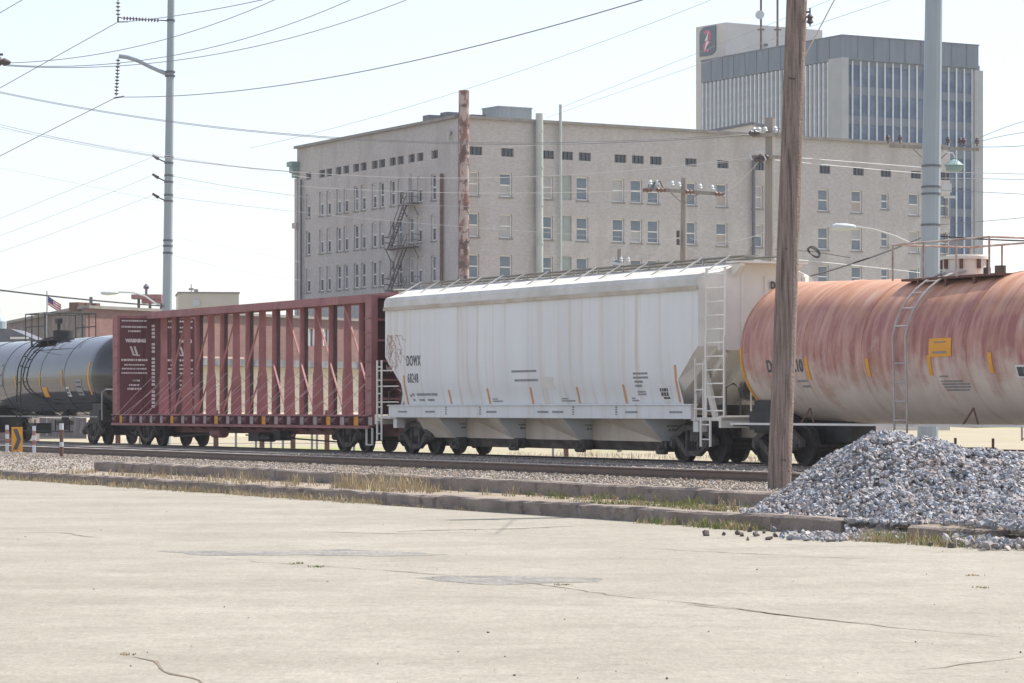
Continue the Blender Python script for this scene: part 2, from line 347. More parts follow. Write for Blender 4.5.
# loose ballast stones
ICO = None
def ico():
    b = bmesh.new(); bmesh.ops.create_icosphere(b, subdivisions=1, radius=1); v = [x.co.copy() for x in b.verts]; f = [tuple(q.index for q in x.verts) for x in b.faces]; b.free(); return v, f
IV, IF = ico()
CV = [Vector((x, y, z)) * .72 for x in (-1, 1) for y in (-1, 1) for z in (-1, 1)]
CF = [(0, 1, 3), (0, 3, 2), (4, 6, 7), (4, 7, 5), (0, 4, 5), (0, 5, 1), (2, 3, 7), (2, 7, 6), (0, 2, 6), (0, 6, 4), (1, 5, 7), (1, 7, 3)]
def stones(pts, name, m, kind, rnd, pert=.3):
    vs = []; fs = []
    for p, r in pts:
        o = len(vs); rot = Matrix.Rotation(rnd.uniform(0, 6.28), 3, Vector((rnd.uniform(-1, 1), rnd.uniform(-1, 1), rnd.uniform(-1, 1))))
        sc = Vector((rnd.uniform(.75, 1.25), rnd.uniform(.6, 1.1), rnd.uniform(.5, .9))) * r
        V_, F_ = (IV, IF) if rnd.random() < .3 else (CV, CF)
        for v in V_:
            k = rnd.uniform(1 - pert, 1 + pert * .6); q = rot @ Vector((v.x * sc.x * k, v.y * sc.y * k, v.z * sc.z * k)); vs.append((q.x + p[0], q.y + p[1], q.z + p[2]))
        fs += [(a + o, b + o, c + o) for a, b, c in F_]
    mb = MB(); mb.v = vs; mb.f = fs
    o = mb.build(name, m)
    if kind: structure(o, kind)
    return o
rnd = random.Random(3); pts = []
for i in range(20000):
    s = rnd.uniform(-44, 28); t = rnd.choice((rnd.uniform(-9.4, -5.2), rnd.uniform(-9.4, -5.2), rnd.uniform(-4.9, -0.9)))
    if s < K0 - .3: t = rnd.uniform(-11, -5.3); z = .40 if t > -8 else .42 - (-8 - t) / 3.8 * .29
    else: z = .40 if t < -5 else .585
    pts.append((tp(s, t, z + .01), rnd.uniform(.014, .032)))
stones(pts, 'gravel', M['stone'], 'stuff', rnd)

# kerbs: worn concrete, one thing each
def kerb(name, label, s0, s1, t0, width, z0, z1, seed, n=None):
    rr = random.Random(seed); mb = MB(); n = n or int((s1 - s0) / .35); prof = []
    for i in range(n + 1):
        s = s0 + (s1 - s0) * i / n; w = .03 * fbm(s * .35, seed); j = .018
        def q(t, z): return tp(s, t + w + rr.uniform(-j, j), z + .025 * fbm(s * .5, seed, 2) * (z > z0) + rr.uniform(-j, j) * .5 * (z > z0))
        prof.append([q(t0 - .02, z0), q(t0, (z0 + z1) / 2), q(t0, z1 - .035), q(t0 + .04, z1), q(t0 + width - .03, z1 + .004), q(t0 + width, z0)])
    for i, p in enumerate(prof): mb.v += [tuple(x) for x in p]
    k = 6
    for i in range(n):
        for c in range(k):
            a = i * k + c; b = i * k + (c + 1) % k; mb.f.append((a, b, b + k, a + k))
    mb.f += [tuple(range(k)), tuple(range(n * k + k - 1, n * k - 1, -1))]
    return tag(mb.build(name, M['kerb']), label, 'kerb')
kerb('concrete_kerb', 'long rear concrete kerb along the gravel bed nearest the railway track', K0, 33, -9.6, .3, -.2, .44, 1)
sA, sB, sC, sD, sE = S(-30, -12.1), S(386, -12.0), S(840, -12.1), S(905, -12.1), S(988, -12.1)
kerb('concrete_kerb', 'low overgrown front kerb fringed with dry grass at the left edge of the lot', sA - 4, sB - .05, -11.86, .3, -.2, .18, 2)
kerb('concrete_kerb', 'clean taller front kerb between the dry grass and the rock pile', sB, sC, -12.1, .35, -.2, .2, 3)
kerb('concrete_kerb', 'short broken kerb piece half buried under the rock pile', sD, sE, -12.05, .35, -.2, .17, 4)

# cracks, tar patches on the lot
def crack(pts, w, seed, name='pavement_crack'):
    rr = random.Random(seed); P = [gnd(x, y, -.046) for x, y in pts]; fine = []
    for a, b in zip(P[:-1], P[1:]):
        m = max(2, int((b - a).length / .25))
        for i in range(m): fine.append(a.lerp(b, i / m))
    fine.append(P[-1]); L = []
    for i, p in enumerate(fine):
        d = (fine[min(i + 1, len(fine) - 1)] - fine[max(i - 1, 0)]).normalized(); nn = Vector((-d.y, d.x, 0)); off = nn * rr.uniform(-.05, .05)
        ww = w * rr.uniform(.3, 1.5) * min(1, i / 4 + .2, (len(fine) - 1 - i) / 4 + .2); L.append((p + off - nn * ww, p + off + nn * ww))
    mb = MB(); mb.v = [tuple(x) for a in L for x in a]; mb.f = [(2 * i, 2 * i + 1, 2 * i + 3, 2 * i + 2) for i in range(len(L) - 1)]
    structure(mb.build(name, M['crack']))
crack([(395, 531.5), (440, 530), (520, 528.5), (572, 526)], .085, 1)
crack([(300, 531), (400, 534), (470, 532)], .03, 2)
crack([(228, 559), (300, 565), (330, 566.5), (420, 573), (500, 579), (620, 596), (720, 606), (800, 617), (920, 630), (1030, 638)], .013, 3)
crack([(690, 604), (780, 614), (860, 623)], .03, 8)
crack([(125, 655), (146, 658), (160, 668), (185, 677), (215, 686)], .018, 4)
crack([(0, 533), (60, 532.5), (100, 538)], .03, 5)
crack([(900, 672), (960, 664), (1030, 656)], .012, 6)
crack([(640, 548), (720, 552), (800, 556), (905, 560)], .02, 7)
def patch(pts, seed):
    rr = random.Random(seed); P = [gnd(x, y, -.047) for x, y in pts]; out = []
    for a, b in zip(P, P[1:] + P[:1]):
        m = max(2, int((b - a).length / .3))
        for i in range(m): q = a.lerp(b, i / m); out.append((q.x + rr.uniform(-.07, .07), q.y + rr.uniform(-.12, .12)))
    sheet('asphalt_patch', out, -.047, M['patch'])
patch([(160, 551), (240, 550.5), (350, 549.5), (410, 551.5), (450, 554.5), (400, 556), (300, 555), (200, 555.5)], 1)
patch([(408, 578), (440, 576), (520, 575.5), (598, 578.5), (604, 581), (560, 583), (500, 584.5), (450, 582)], 2)

# ------------------------------------------------------------------ railway tracks
def track(tc, label, s0, s1):
    r = thing('railway_track', label, 'railway track', tp(0, tc), TROT)
    prof = [(-.07, 0), (-.07, .012), (-.012, .035), (-.010, .13), (-.037, .145), (-.037, .178), (.037, .178), (.037, .145), (.010, .13), (.012, .035), (.07, .012), (.07, 0)]
    for sg in (-1, 1):
        mb = MB(); mb.prism([(sg * .7535 + a, RZ - .18 + b) for a, b in prof], 'x', s0, s1); ra = mb.build('rail', M['rail'], r)
        mb = MB(); mb.bb(s0, s1, sg * .7535 - .03, sg * .7535 + .03, RZ - .004, RZ + .001); mb.build('running_surface', M['railhead'], ra)
    tie0 = None
    for i in range(96 if tc < -1 else 0):
        s = -42 + i * .6
        if tie0 is None:
            mb = MB(); mb.bb(-.115, .115, -1.3, 1.3, RZ - .34, RZ - .205); tie0 = mb.build('tie', M['tie'], r)
            o = tie0
        else: o = tie0.copy(); COL.objects.link(o)
        o.location = (s, 0, 0)
track(-4.27, 'empty near railway track with shiny rails in front of the freight train', -110, 60)
track(0, 'far railway track the freight cars stand on', -110, 60)

# ------------------------------------------------------------------ grass
def blades(name, m, spots, rnd, kind='stuff'):
    mb = MB()
    for p, h, spread, n in spots:
        for i in range(n):
            a = rnd.uniform(0, 6.28); r = spread * rnd.random() ** .5; b = Vector((p[0] + r * math.cos(a), p[1] + r * math.sin(a), p[2]))
            hh = h * rnd.uniform(.4, 1.1); ln = rnd.uniform(.1, .75) * hh; a2 = rnd.uniform(0, 6.28); w = rnd.uniform(.004, .011)
            d = Vector((math.cos(a2), math.sin(a2), 0)); sd = Vector((rnd.uniform(-1, 1), rnd.uniform(-.3, .3), 0)).normalized() * w
            m1 = b + d * ln * .35 + Vector((0, 0, hh * .6)); t = b + d * ln + Vector((0, 0, hh))
            mb.add([b - sd, b + sd, m1 + sd * .7, m1 - sd * .7, t], [(0, 1, 2, 3), (3, 2, 4)])
    o = mb.build(name, m); structure(o, kind); return o
rnd = random.Random(11); dry = []; grn = []
for i in range(520):                    # along the low front kerb
    px = rnd.uniform(-10, 390); s = S(px, -12); t = rnd.choice((rnd.uniform(-12.35, -11.85), rnd.uniform(-12.2, -11.8), rnd.uniform(-11.5, -10)))
    k = rnd.uniform(.06, .2); dry.append((tp(s, t, -.05 if t < -11.86 else .16), k, .16, rnd.randint(4, 14)))
for i in range(45):                     # tall dry clump by the kerb joint
    px = rnd.gauss(385, 20); s = S(px, -10.6); dry.append((tp(s, rnd.uniform(-11.2, -9.8), .16), rnd.uniform(.25, .6), .16, 9))
for i in range(45):                    # foot of the rear kerb
    px = rnd.uniform(95, 420); s = S(px, -9.9); dry.append((tp(s, rnd.uniform(-10.4, -9.65), .16), rnd.uniform(.08, .34), .12, 7))
for i in range(45):
    px = rnd.uniform(500, 770); s = S(px, -10.2); (grn if rnd.random() < .75 else dry).append((tp(s, rnd.uniform(-10.6, -9.7), .16), rnd.uniform(.06, .22), .14, 14))
for i in range(110):
    px = rnd.uniform(610, 760); s = S(px, -10.8); (grn if rnd.random() < .55 else dry).append((tp(s, rnd.uniform(-11.7, -10.3), .16), rnd.uniform(.04, .12), .2, 16))
for i in range(60):                     # outside the front kerb
    px = rnd.choice((rnd.uniform(640, 765), rnd.gauss(745, 15))); s = S(px, -12.2); (grn if rnd.random() < .5 else dry).append((tp(s, rnd.uniform(-12.5, -12.1), -.05), rnd.uniform(.04, .2), .13, 14))
for i in range(90):
    px = rnd.uniform(870, 990); s = S(px, -12.5); (grn if rnd.random() < .4 else dry).append((tp(s, rnd.uniform(-13.0, -12.1), -.05), rnd.uniform(.05, .22), .15, 14))
for i in range(40):
    px = rnd.uniform(395, 480); s = S(px, -12.2); dry.append((tp(s, rnd.uniform(-12.25, -12.1), -.05), rnd.uniform(.03, .08), .1, 8))
for i in range(26):
    p = [(315, 567), (560, 585), (975, 576), (300, 564), (126, 655), (980, 588)][i % 6]; q = gnd(p[0] + rnd.uniform(-8, 8), p[1] + rnd.uniform(-.5, .5)); (grn if i % 3 == 0 else dry).append(((q.x, q.y, -.05), .025, .06, 5))
gr = []
for i in range(110):                   # grit on the lot
    px = rnd.uniform(-5, 1030); y = 500 + 190 * rnd.random() ** 1.6; q = gnd(px, y)
    if (q - O).dot(N) < -12.4: gr.append(((q.x, q.y, -.045), rnd.choice((.004, .005, .006, .008, .012))))
stones(gr, 'lot_grit', M['darkstone'], 'stuff', rnd)
blades('dry_grass', M['dry'], dry, rnd); blades('green_weeds', M['weed'], grn, rnd)
far = []
for i in range(1500):                   # the verge beyond the tracks
    s = rnd.uniform(-45, 30); t = rnd.uniform(5, 26); far.append((tp(s, t, -.08), rnd.uniform(.12, .34), .5, 9))
blades('verge_grass', M['dry'], far[:750], rnd); blades('green_verge_grass', M['weed'], [(tp(rnd.uniform(-14, 16), rnd.uniform(6, 20), -.08), rnd.uniform(.12, .4), .5, 14) for i in range(420)], rnd)

# ------------------------------------------------------------------ rock pile
def pile_h(x, y):
    def cone(ax, ay, h, sx, sy, k): return h - k * (math.sqrt((abs((x - ax) * sx)) ** 2 + (abs((y - ay) * sy)) ** 2 + .06) - .2)
    z = max(cone(6.15, 49.6, 1.60, 1, .66, .70), cone(6.75, 49.2, 1.40, .9, .62, .58))
    rx = min(max(x, 7.6), 13); z = max(z, 1.20 - .5 * (math.sqrt((x - rx) ** 2 + ((y - 48.6) * .68) ** 2 + .06) - .2))
    z += .13 * fbm(x * .9, y * .7, 5) + .05 * fbm(x * 3, y * 3, 6)
    k = min(1, max(0, (868 - 512 - F * x / y) / 34)); t = (Vector((x, y, 0)) - O).dot(N)
    return z * (1 - k) + k * min(z, .12 + max(0, t + 11.8) * .62)
def floor_h(x, y):
    t = (Vector((x, y, 0)) - O).dot(N); return -.05 if t < -12.1 else (.165 if t < -9.6 else .42)
rnd = random.Random(21); pts = []
x0, x1, y0, y1 = 2.8, 13.0, 42.5, 55.5
while len(pts) < 23000:
    x = rnd.uniform(x0, x1); y = rnd.uniform(y0, y1); z = pile_h(x, y); fz = floor_h(x, y)
    pxx = 512 + F * x / y; t_ = (Vector((x, y, 0)) - O).dot(N)
    if pxx < 846 and t_ < -11.72: continue
    if z > fz - .08: pts.append(((x, y, max(z, fz + .02)), rnd.choice((.024, .03, .034, .04, .046, .055))))
    elif z > fz - .22 and rnd.random() < .04: pts.append(((x, y, fz + .02), rnd.uniform(.025, .05)))
for i in range(260):                    # spill over the kerb
    px = rnd.gauss(842, 30); y = rnd.uniform(531, 542) - max(0, 820 - px) * .05; q = gnd(px, y)
    if (q - O).dot(N) > -12.2: continue
    pts.append(((q.x, q.y, floor_h(q.x, q.y) + .03), rnd.uniform(.03, .06)))
for i in range(1000):
    px = rnd.uniform(945, 1045); y = rnd.uniform(531, 551) - max(0, 985 - px) * .12; q = gnd(px, y); pts.append(((q.x, q.y, floor_h(q.x, q.y) + .03 + rnd.uniform(0, .1)), rnd.uniform(.03, .065)))
mb = MB(); nx, ny = 60, 70
for i in range(nx + 1):
    for j in range(ny + 1):
        x = x0 + (x1 - x0) * i / nx; y = y0 + (y1 - y0) * j / ny; mb.v.append((x, y, -.4 if 512 + F * x / y < 850 and (Vector((x, y, 0)) - O).dot(N) < -11.95 else max(pile_h(x, y) - .07, floor_h(x, y) - .12)))
for i in range(nx):
    for j in range(ny): a = i * (ny + 1) + j; mb.f.append((a, a + ny + 1, a + ny + 2, a + 1))
structure(mb.build('pile_core', M['rock'], smooth=True), 'stuff')
structure(stones(pts, 'rock_pile', M['rock'], None, rnd, .34), 'stuff')
lab = 'dark loose stone lying on the lot left of the rock pile by the kerb'
for i, (px, y, r) in enumerate([(706, 536, .07), (724, 535.5, .05), (738, 535, .055), (750, 532, .055), (755, 536.5, .06), (764, 533.5, .05), (769, 540, .055), (775, 537, .06), (742, 536.5, .05), (930, 546, .06), (952, 548, .06), (748, 540.5, .04)]):
    q = gnd(px, y); o = stones([((0, 0, r * .5), r)], 'loose_stone', M['darkstone'], None, rnd); o.location = (q.x, q.y, -.05)
    tag(o, lab if i not in (9, 10) else ('loose stone in front of the broken kerb piece' if i == 9 else 'loose stone beside the right hand spill of rock'), 'stone', 'loose stones on the lot' if i not in (9, 10) else None)
# ------------------------------------------------------------------ freight cars
PROTO = {}
def wheel_mesh(sg):
    mb = MB(); mb.lathe([(.11, -.09), (.15, -.05), (.17, -.05), (.30, .0), (.38, -.01), (.40, -.065), (.455, -.065), (.457, .05), (.485, .055), (.485, .085), (.40, .085), (.38, .03), (.28, .03), (.15, .06), (.11, .06)], (0, 0, 0), (0, -sg if sg < 0 else -1, 0) if False else (0, -sg, 0), 32); return mb
def bogie(parent, s, base=.80):
    """truck with two axles; local origin at rail level"""
    if 'b' not in PROTO:
        mb = MB(); mb.bb(-.2, .2, -1.0, 1.0, .52, .78); mb.bb(-.34, .34, -.33, .33, .76, .86)
        mb.bb(-.16, .16, -1.02, 1.02, .40, .53); b = mb.build('bogie', M['truck'], None, bevel=.02)
        for sg in (-1, 1):
            y0, y1 = sg * .92, sg * 1.06
            mb = MB()
            top = [(-1.02, .44), (-1.02, .60), (-.80, .70), (-.42, .90), (.42, .90), (.80, .70), (1.02, .60), (1.02, .44), (.95, .44), (.93, .56), (.68, .60), (.62, .50), (.36, .76), (-.36, .76), (-.62, .50), (-.68, .60), (-.93, .56), (-.95, .44)]
            # split the concave outline into convex pieces
            for q in ([(-1.03, .42), (-1.03, .60), (-.80, .71), (-.80, .57), (-.93, .56), (-.94, .42)], [(-.80, .57), (-.80, .71), (-.42, .91), (-.30, .91), (-.30, .77)],
                      [(-.30, .77), (-.30, .91), (.30, .91), (.30, .77)], [(.80, .57), (.30, .77), (.30, .91), (.42, .91), (.80, .71)], [(1.03, .42), (.94, .42), (.93, .56), (.80, .57), (.80, .71), (1.03, .60)],
                      [(-.74, .44), (-.74, .585), (-.66, .62), (-.20, .28), (-.28, .16)], [(.74, .44), (.28, .16), (.20, .28), (.66, .62), (.74, .585)],
                      [(-.28, .16), (-.20, .29), (.20, .29), (.28, .16)], [(-.30, .27), (-.30, .80), (-.23, .80), (-.23, .27)], [(.23, .27), (.23, .80), (.30, .80), (.30, .27)]):
                mb.prism(q, 'y', min(y0, y1), max(y0, y1))
            sf = mb.build('side_frame', M['truck'], b, bevel=.015)
            mb = MB()
            for dx in (-.13, 0, .13):
                for k in range(5): mb.lathe([(.05, k * .045 + .29), (.062, k * .045 + .305), (.062, k * .045 + .318), (.05, k * .045 + .333)], (dx, sg * 1.0, 0), (0, 0, 1), 10)
            mb.build('spring', M['wheel'], b)
            for x in (-base, base):
                mb = wheel_mesh(sg); mb.v = [(a + x, c + sg * .765, d + .457) for a, c, d in mb.v]; mb.build('wheel', M['wheel'], b, smooth=True)
                mb = MB(); mb.tube((x, sg * .9, .457), (x, sg * 1.12, .457), .105, n=14); mb.tube((x, sg * 1.12, .457), (x, sg * 1.16, .457), .075, n=12); mb.bb(x - .14, x + .14, sg * .99 - .09, sg * .99 + .09, .50, .60)
                mb.build('bearing', M['truck'], b, smooth=True)
        for x in (-base, base):
            mb = MB(); mb.tube((x, -.8, .457), (x, .8, .457), .085, n=12); mb.build('axle', M['wheel'], b)
            mb = MB(); xx = x * .44; mb.bb(xx - .05, xx + .05, -1.1, 1.1, .33, .44)
            for sg in (-1, 1): mb.bb(x - (.5 if x > 0 else -.46) - .02, x - (.46 if x > 0 else -.5) + .02, sg * .765 - .07, sg * .765 + .07, .28, .62)
            mb.build('brake_beam', M['truck'], b)
        PROTO['b'] = b; b.parent = parent; b.location = (s, 0, RZ); return b
    return copy_tree(PROTO['b'], parent, (s, 0, RZ))
def coupler(parent, x, dr):
    mb = MB(); mb.bb(min(x, x - dr * 1.0), max(x, x - dr * 1.0), -.09, .09, RZ + .78, RZ + .97)
    mb.bb(min(x, x + dr * .28), max(x, x + dr * .28), -.17, .14, RZ + .72, RZ + 1.03); mb.tube((x + dr * .25, .1, RZ + .7), (x + dr * .25, .1, RZ + 1.06), .09, n=10)
    mb.build('coupler', M['truck'], parent, bevel=.02)
    mb = MB(); mb.sweep([(x - dr * .3, -.3, RZ + .75), (x, -.33, RZ + .55), (x + dr * .25, -.3, RZ + .42), (x + dr * .5, -.15, RZ + .5)], .03, 8); mb.build('air_hose', M['black'], parent)
def ladder(mb, p0, p1, w, n, r=.025, side=(1, 0, 0)):
    p0 = Vector(p0); p1 = Vector(p1); sd = Vector(side).normalized() * w / 2
    for k in (-1, 1): mb.beam(p0 + sd * k, p1 + sd * k, .07, .03, (0, 1, 0))
    for i in range(n):
        q = p0.lerp(p1, (i + .5) / n); mb.tube(q - sd, q + sd, r * .7, n=6)
    return mb

# ---- covered hopper -------------------------------------------------
HS = .8
hop = thing('covered_hopper_car', 'pale grey covered hopper freight car lettered DOWX 68248 with dark wheels', 'freight car', tp(HS, 0), TROT)
def half(z):                            # half width of the body at height z
    for (z0, w0), (z1, w1) in zip([(1.6, 1.33), (2.0, 1.42), (2.6, 1.56), (3.2, 1.6), (4.78, 1.6), (9, 1.6)][:-1], [(2.0, 1.42), (2.6, 1.56), (3.2, 1.6), (4.78, 1.6), (9, 1.6)]):
        if z <= z1: return w0 + (w1 - w0) * (z - z0) / (z1 - z0)
    return 1.6
# side sheets: stations along x with plan chamfer at the ends
zs = [2.0, 2.2, 2.4, 2.6, 2.8, 3.0, 3.2, 3.38, 3.9, 4.4, 4.78]
def xend(z):
    if z >= 3.38: return 8.70
    if z >= 2.6: return 7.72 + (8.70 - 7.72) * (z - 2.6) / .78
    return 7.72 + (2.6 - z) * .08
mb = MB()
for sg in (-1, 1):
    o = len(mb.v); xs = [-1, -.97, -.6, -.2, .2, .6, .97, 1]
    for z in zs:
        for x in xs: mb.v.append((x * xend(z), sg * half(z), z))
    nxs = len(xs)
    for i in range(len(zs) - 1):
        for j in range(nxs - 1): a = o + i * nxs + j; mb.f.append((a, a + 1, a + nxs + 1, a + nxs))
mb.add([], [])
body = mb.build('body', M['hop'], hop, smooth=True)
# end walls, corner returns and slope sheets
for dr in (-1, 1):
    mb = MB(); xe, xc = dr * 8.98, dr * 8.70
    for sg in (-1, 1): mb.add([(xc, sg * 1.6, 3.38), (xe, sg * 1.18, 3.38), (xe, sg * 1.18, 5.12), (xc, sg * 1.6, 4.78), (xc, sg * 1.5, 5.08)], [(0, 1, 2, 4, 3)])
    for sg in (-1, 1): mb.add([(xc, sg * 1.5, 5.06), (xe, sg * 1.18, 5.10), (xe, sg * .55, 5.365), (dr * 8.715, sg * 1.47, 5.097), (dr * 8.715, sg * 1.56, 5.07)], [(0, 1, 3), (1, 2, 3), (0, 3, 4)])
    for sg in (-1, 1): mb.add([(dr * 8.716, sg * y, z) for y, z in ((1.40, 4.74), (1.615, 4.74), (1.635, 4.80), (1.625, 4.97), (1.56, 5.07), (1.47, 5.095), (1.3, 5.0))], [tuple(range(7))])
    mb.add([(xe, -1.18, 3.38), (xe, 1.18, 3.38), (xe, 1.18, 5.12), (xe, .5, 5.36), (xe, -.5, 5.36), (xe, -1.18, 5.12)], [(0, 1, 2, 3, 4, 5)])
    # slope sheet
    mb.add([(xe, -1.18, 3.38), (xe, 1.18, 3.38), (dr * 7.3, 1.42, 2.0), (dr * 7.3, -1.42, 2.0), (xc, -1.6, 3.38), (xc, 1.6, 3.38), (dr * 7.72, -1.56, 2.6), (dr * 7.72, 1.56, 2.6)], [(0, 1, 2, 3), (0, 3, 6, 4), (1, 5, 7, 2)])
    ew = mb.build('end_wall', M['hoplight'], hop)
    mb = MB()
    for y in (-1.15, -.55, .1, .7, 1.15): mb.cut().bb(min(xe, xe + dr * .07), max(xe, xe + dr * .025), y - .045, y + .045, 3.36, 5.05)
    mb.bb(min(xe, xe + dr * .09), max(xe, xe + dr * .09), -1.22, 1.22, 3.28, 3.40)
    for y in (-.95, -.32, .32, .95): mb.cut().prism([(dr * 8.9, 3.33), (dr * 7.35, 2.02), (dr * 7.55, 2.0), (dr * 9.0, 3.2)], 'y', y - .04, y + .04)
    for y in (-.8, .8): mb.cut().prism([(xe, 5.0), (xe + dr * .42, 5.26), (xe + dr * .42, 5.32), (xe, 5.3)], 'y', y - .05, y + .05)
    mb.cut().bb(min(xe, xe + dr * .45), max(xe, xe + dr * .45), -1.0, 1.0, 5.33, 5.37)
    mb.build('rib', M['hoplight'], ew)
# roof
mb = MB(); prof = [(-1.615, 4.74), (-1.635, 4.80), (-1.625, 4.97), (-1.56, 5.075), (-1.47, 5.10), (-.55, 5.37), (.55, 5.37), (1.47, 5.10), (1.56, 5.075), (1.625, 4.97), (1.635, 4.80), (1.615, 4.74)]
xr = [8.9, 8.86, 8.82, 8.80, 8.80, 8.98, 8.98, 8.80, 8.80, 8.82, 8.86, 8.9]
mb.v = [(-8.72 if abs(p[0]) > 1.3 else -9.0, p[0], p[1]) for p in prof] + [(8.72 if abs(p[0]) > 1.3 else 9.0, p[0], p[1]) for p in prof]
k = len(prof); mb.f = [(i, i + 1, k + i + 1, k + i) for i in range(k - 1)] + [(k - 1, 0, k, 2 * k - 1)]
mb.build('roof', M['hoproof'], hop)
mb = MB()                               # eave band
for sg in (-1, 1): mb.prism([(sg * 1.60, 4.70), (sg * 1.66, 4.70), (sg * 1.66, 4.80), (sg * 1.60, 4.80)], 'x', -8.72, 8.72)
mb.build('eave_strip', M['eave'], hop)
mb = MB()
for x in [i * .6 - 8.4 for i in range(29)]: mb.cut().bb(x, x + .42, -.12, .34, 5.365, 5.44)
mb.build('hatch', M['hoproof'], hop)
mb = MB()
for sg in (-1, 1):
    mb.cut().bb(-9.15, 9.15, min(sg * .2, sg * .62), max(sg * .2, sg * .62), 5.50, 5.525)
mb.build('running_board', M['walk'], hop)
mb = MB()
for i in range(14):
    x = -8.5 + i * 17 / 13
    for sg in (-1, 1): mb.cut().beam((x, sg * 1.25, 5.165), (x + .02, sg * .60, 5.53), .03, .03); mb.beam((x, sg * .55, 5.37), (x, sg * .55, 5.50), .03, .03)
mb.build('bracket', M['hoproof'], hop)
# side sill and bays
mb = MB()
for sg in (-1, 1):
    mb.bb(-8.55, 8.3, min(sg * 1.38, sg * 1.56), max(sg * 1.38, sg * 1.56), 1.66, 1.995); mb.bb(-8.6, 8.35, min(sg * 1.38, sg * 1.60), max(sg * 1.38, sg * 1.60), 1.985, 2.02)
mb.build('side_sill', M['hop'], hop, bevel=.012)
edges = [-5.85, -2.05, 1.75, 5.55]; starts = [-8.0 + 1.0, -5.75, -1.95, 1.85]; starts[0] = -7.2
rb = [-5.5, -1.95, 1.75, 5.9]
lb = [-7.3] + [x + .06 for x in rb[:-1]]
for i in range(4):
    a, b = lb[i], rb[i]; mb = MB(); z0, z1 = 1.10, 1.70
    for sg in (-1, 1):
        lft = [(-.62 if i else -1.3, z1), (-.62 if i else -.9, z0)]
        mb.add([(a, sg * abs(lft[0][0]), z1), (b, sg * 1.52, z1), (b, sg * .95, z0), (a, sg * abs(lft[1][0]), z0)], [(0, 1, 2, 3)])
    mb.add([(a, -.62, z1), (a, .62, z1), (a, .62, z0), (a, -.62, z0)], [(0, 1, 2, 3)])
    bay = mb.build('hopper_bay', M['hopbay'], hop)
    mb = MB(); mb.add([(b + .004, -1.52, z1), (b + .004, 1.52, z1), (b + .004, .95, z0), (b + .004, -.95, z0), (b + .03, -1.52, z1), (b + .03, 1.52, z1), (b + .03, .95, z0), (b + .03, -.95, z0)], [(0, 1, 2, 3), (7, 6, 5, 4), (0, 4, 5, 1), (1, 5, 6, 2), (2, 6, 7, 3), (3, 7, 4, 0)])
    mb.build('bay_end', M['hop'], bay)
    mb = MB(); mb.add([(a, -.62, z0), (b, -.95, z0), (b, .95, z0), (a, .62, z0), (a, -.52, .86), (b, -.74, .86), (b, .74, .86), (a, .52, .86)], [(0, 1, 2, 3), (7, 6, 5, 4), (0, 4, 5, 1), (1, 5, 6, 2), (2, 6, 7, 3), (3, 7, 4, 0)])
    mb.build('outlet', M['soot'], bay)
    mb = MB(); mb.box((b + .1, -.82, .98), (.22, .22, .26)); mb.tube((b - .1, -1.0, .86), (b + .28, -1.0, .86), .07, n=10); mb.tube((b + .1, -1.12, .95), (b + .1, -.6, .95), .06, n=8); mb.box((b + .02, -.75, 1.06), (.1, .4, .12)); mb.tube((b + .22, -.95, .80), (b + .22, -.95, 1.08), .045, n=8)
    mb.build('gate_valve', M['truck'], bay, bevel=.01)
    mb = MB(); marks(mb, [(-.62, 1.46, .3, .045), (-.58, 1.36, .34, .06)], lambda x, z, e, b=b: (b + .032 + e, x - .2, z), rnd); mb.build('stencil', M['inkp'], bay)
mb = MB(); mb.bb(-8.4, 8.4, -.3, .3, 1.25, 1.75); mb.build('centre_sill', M['soot'], hop)
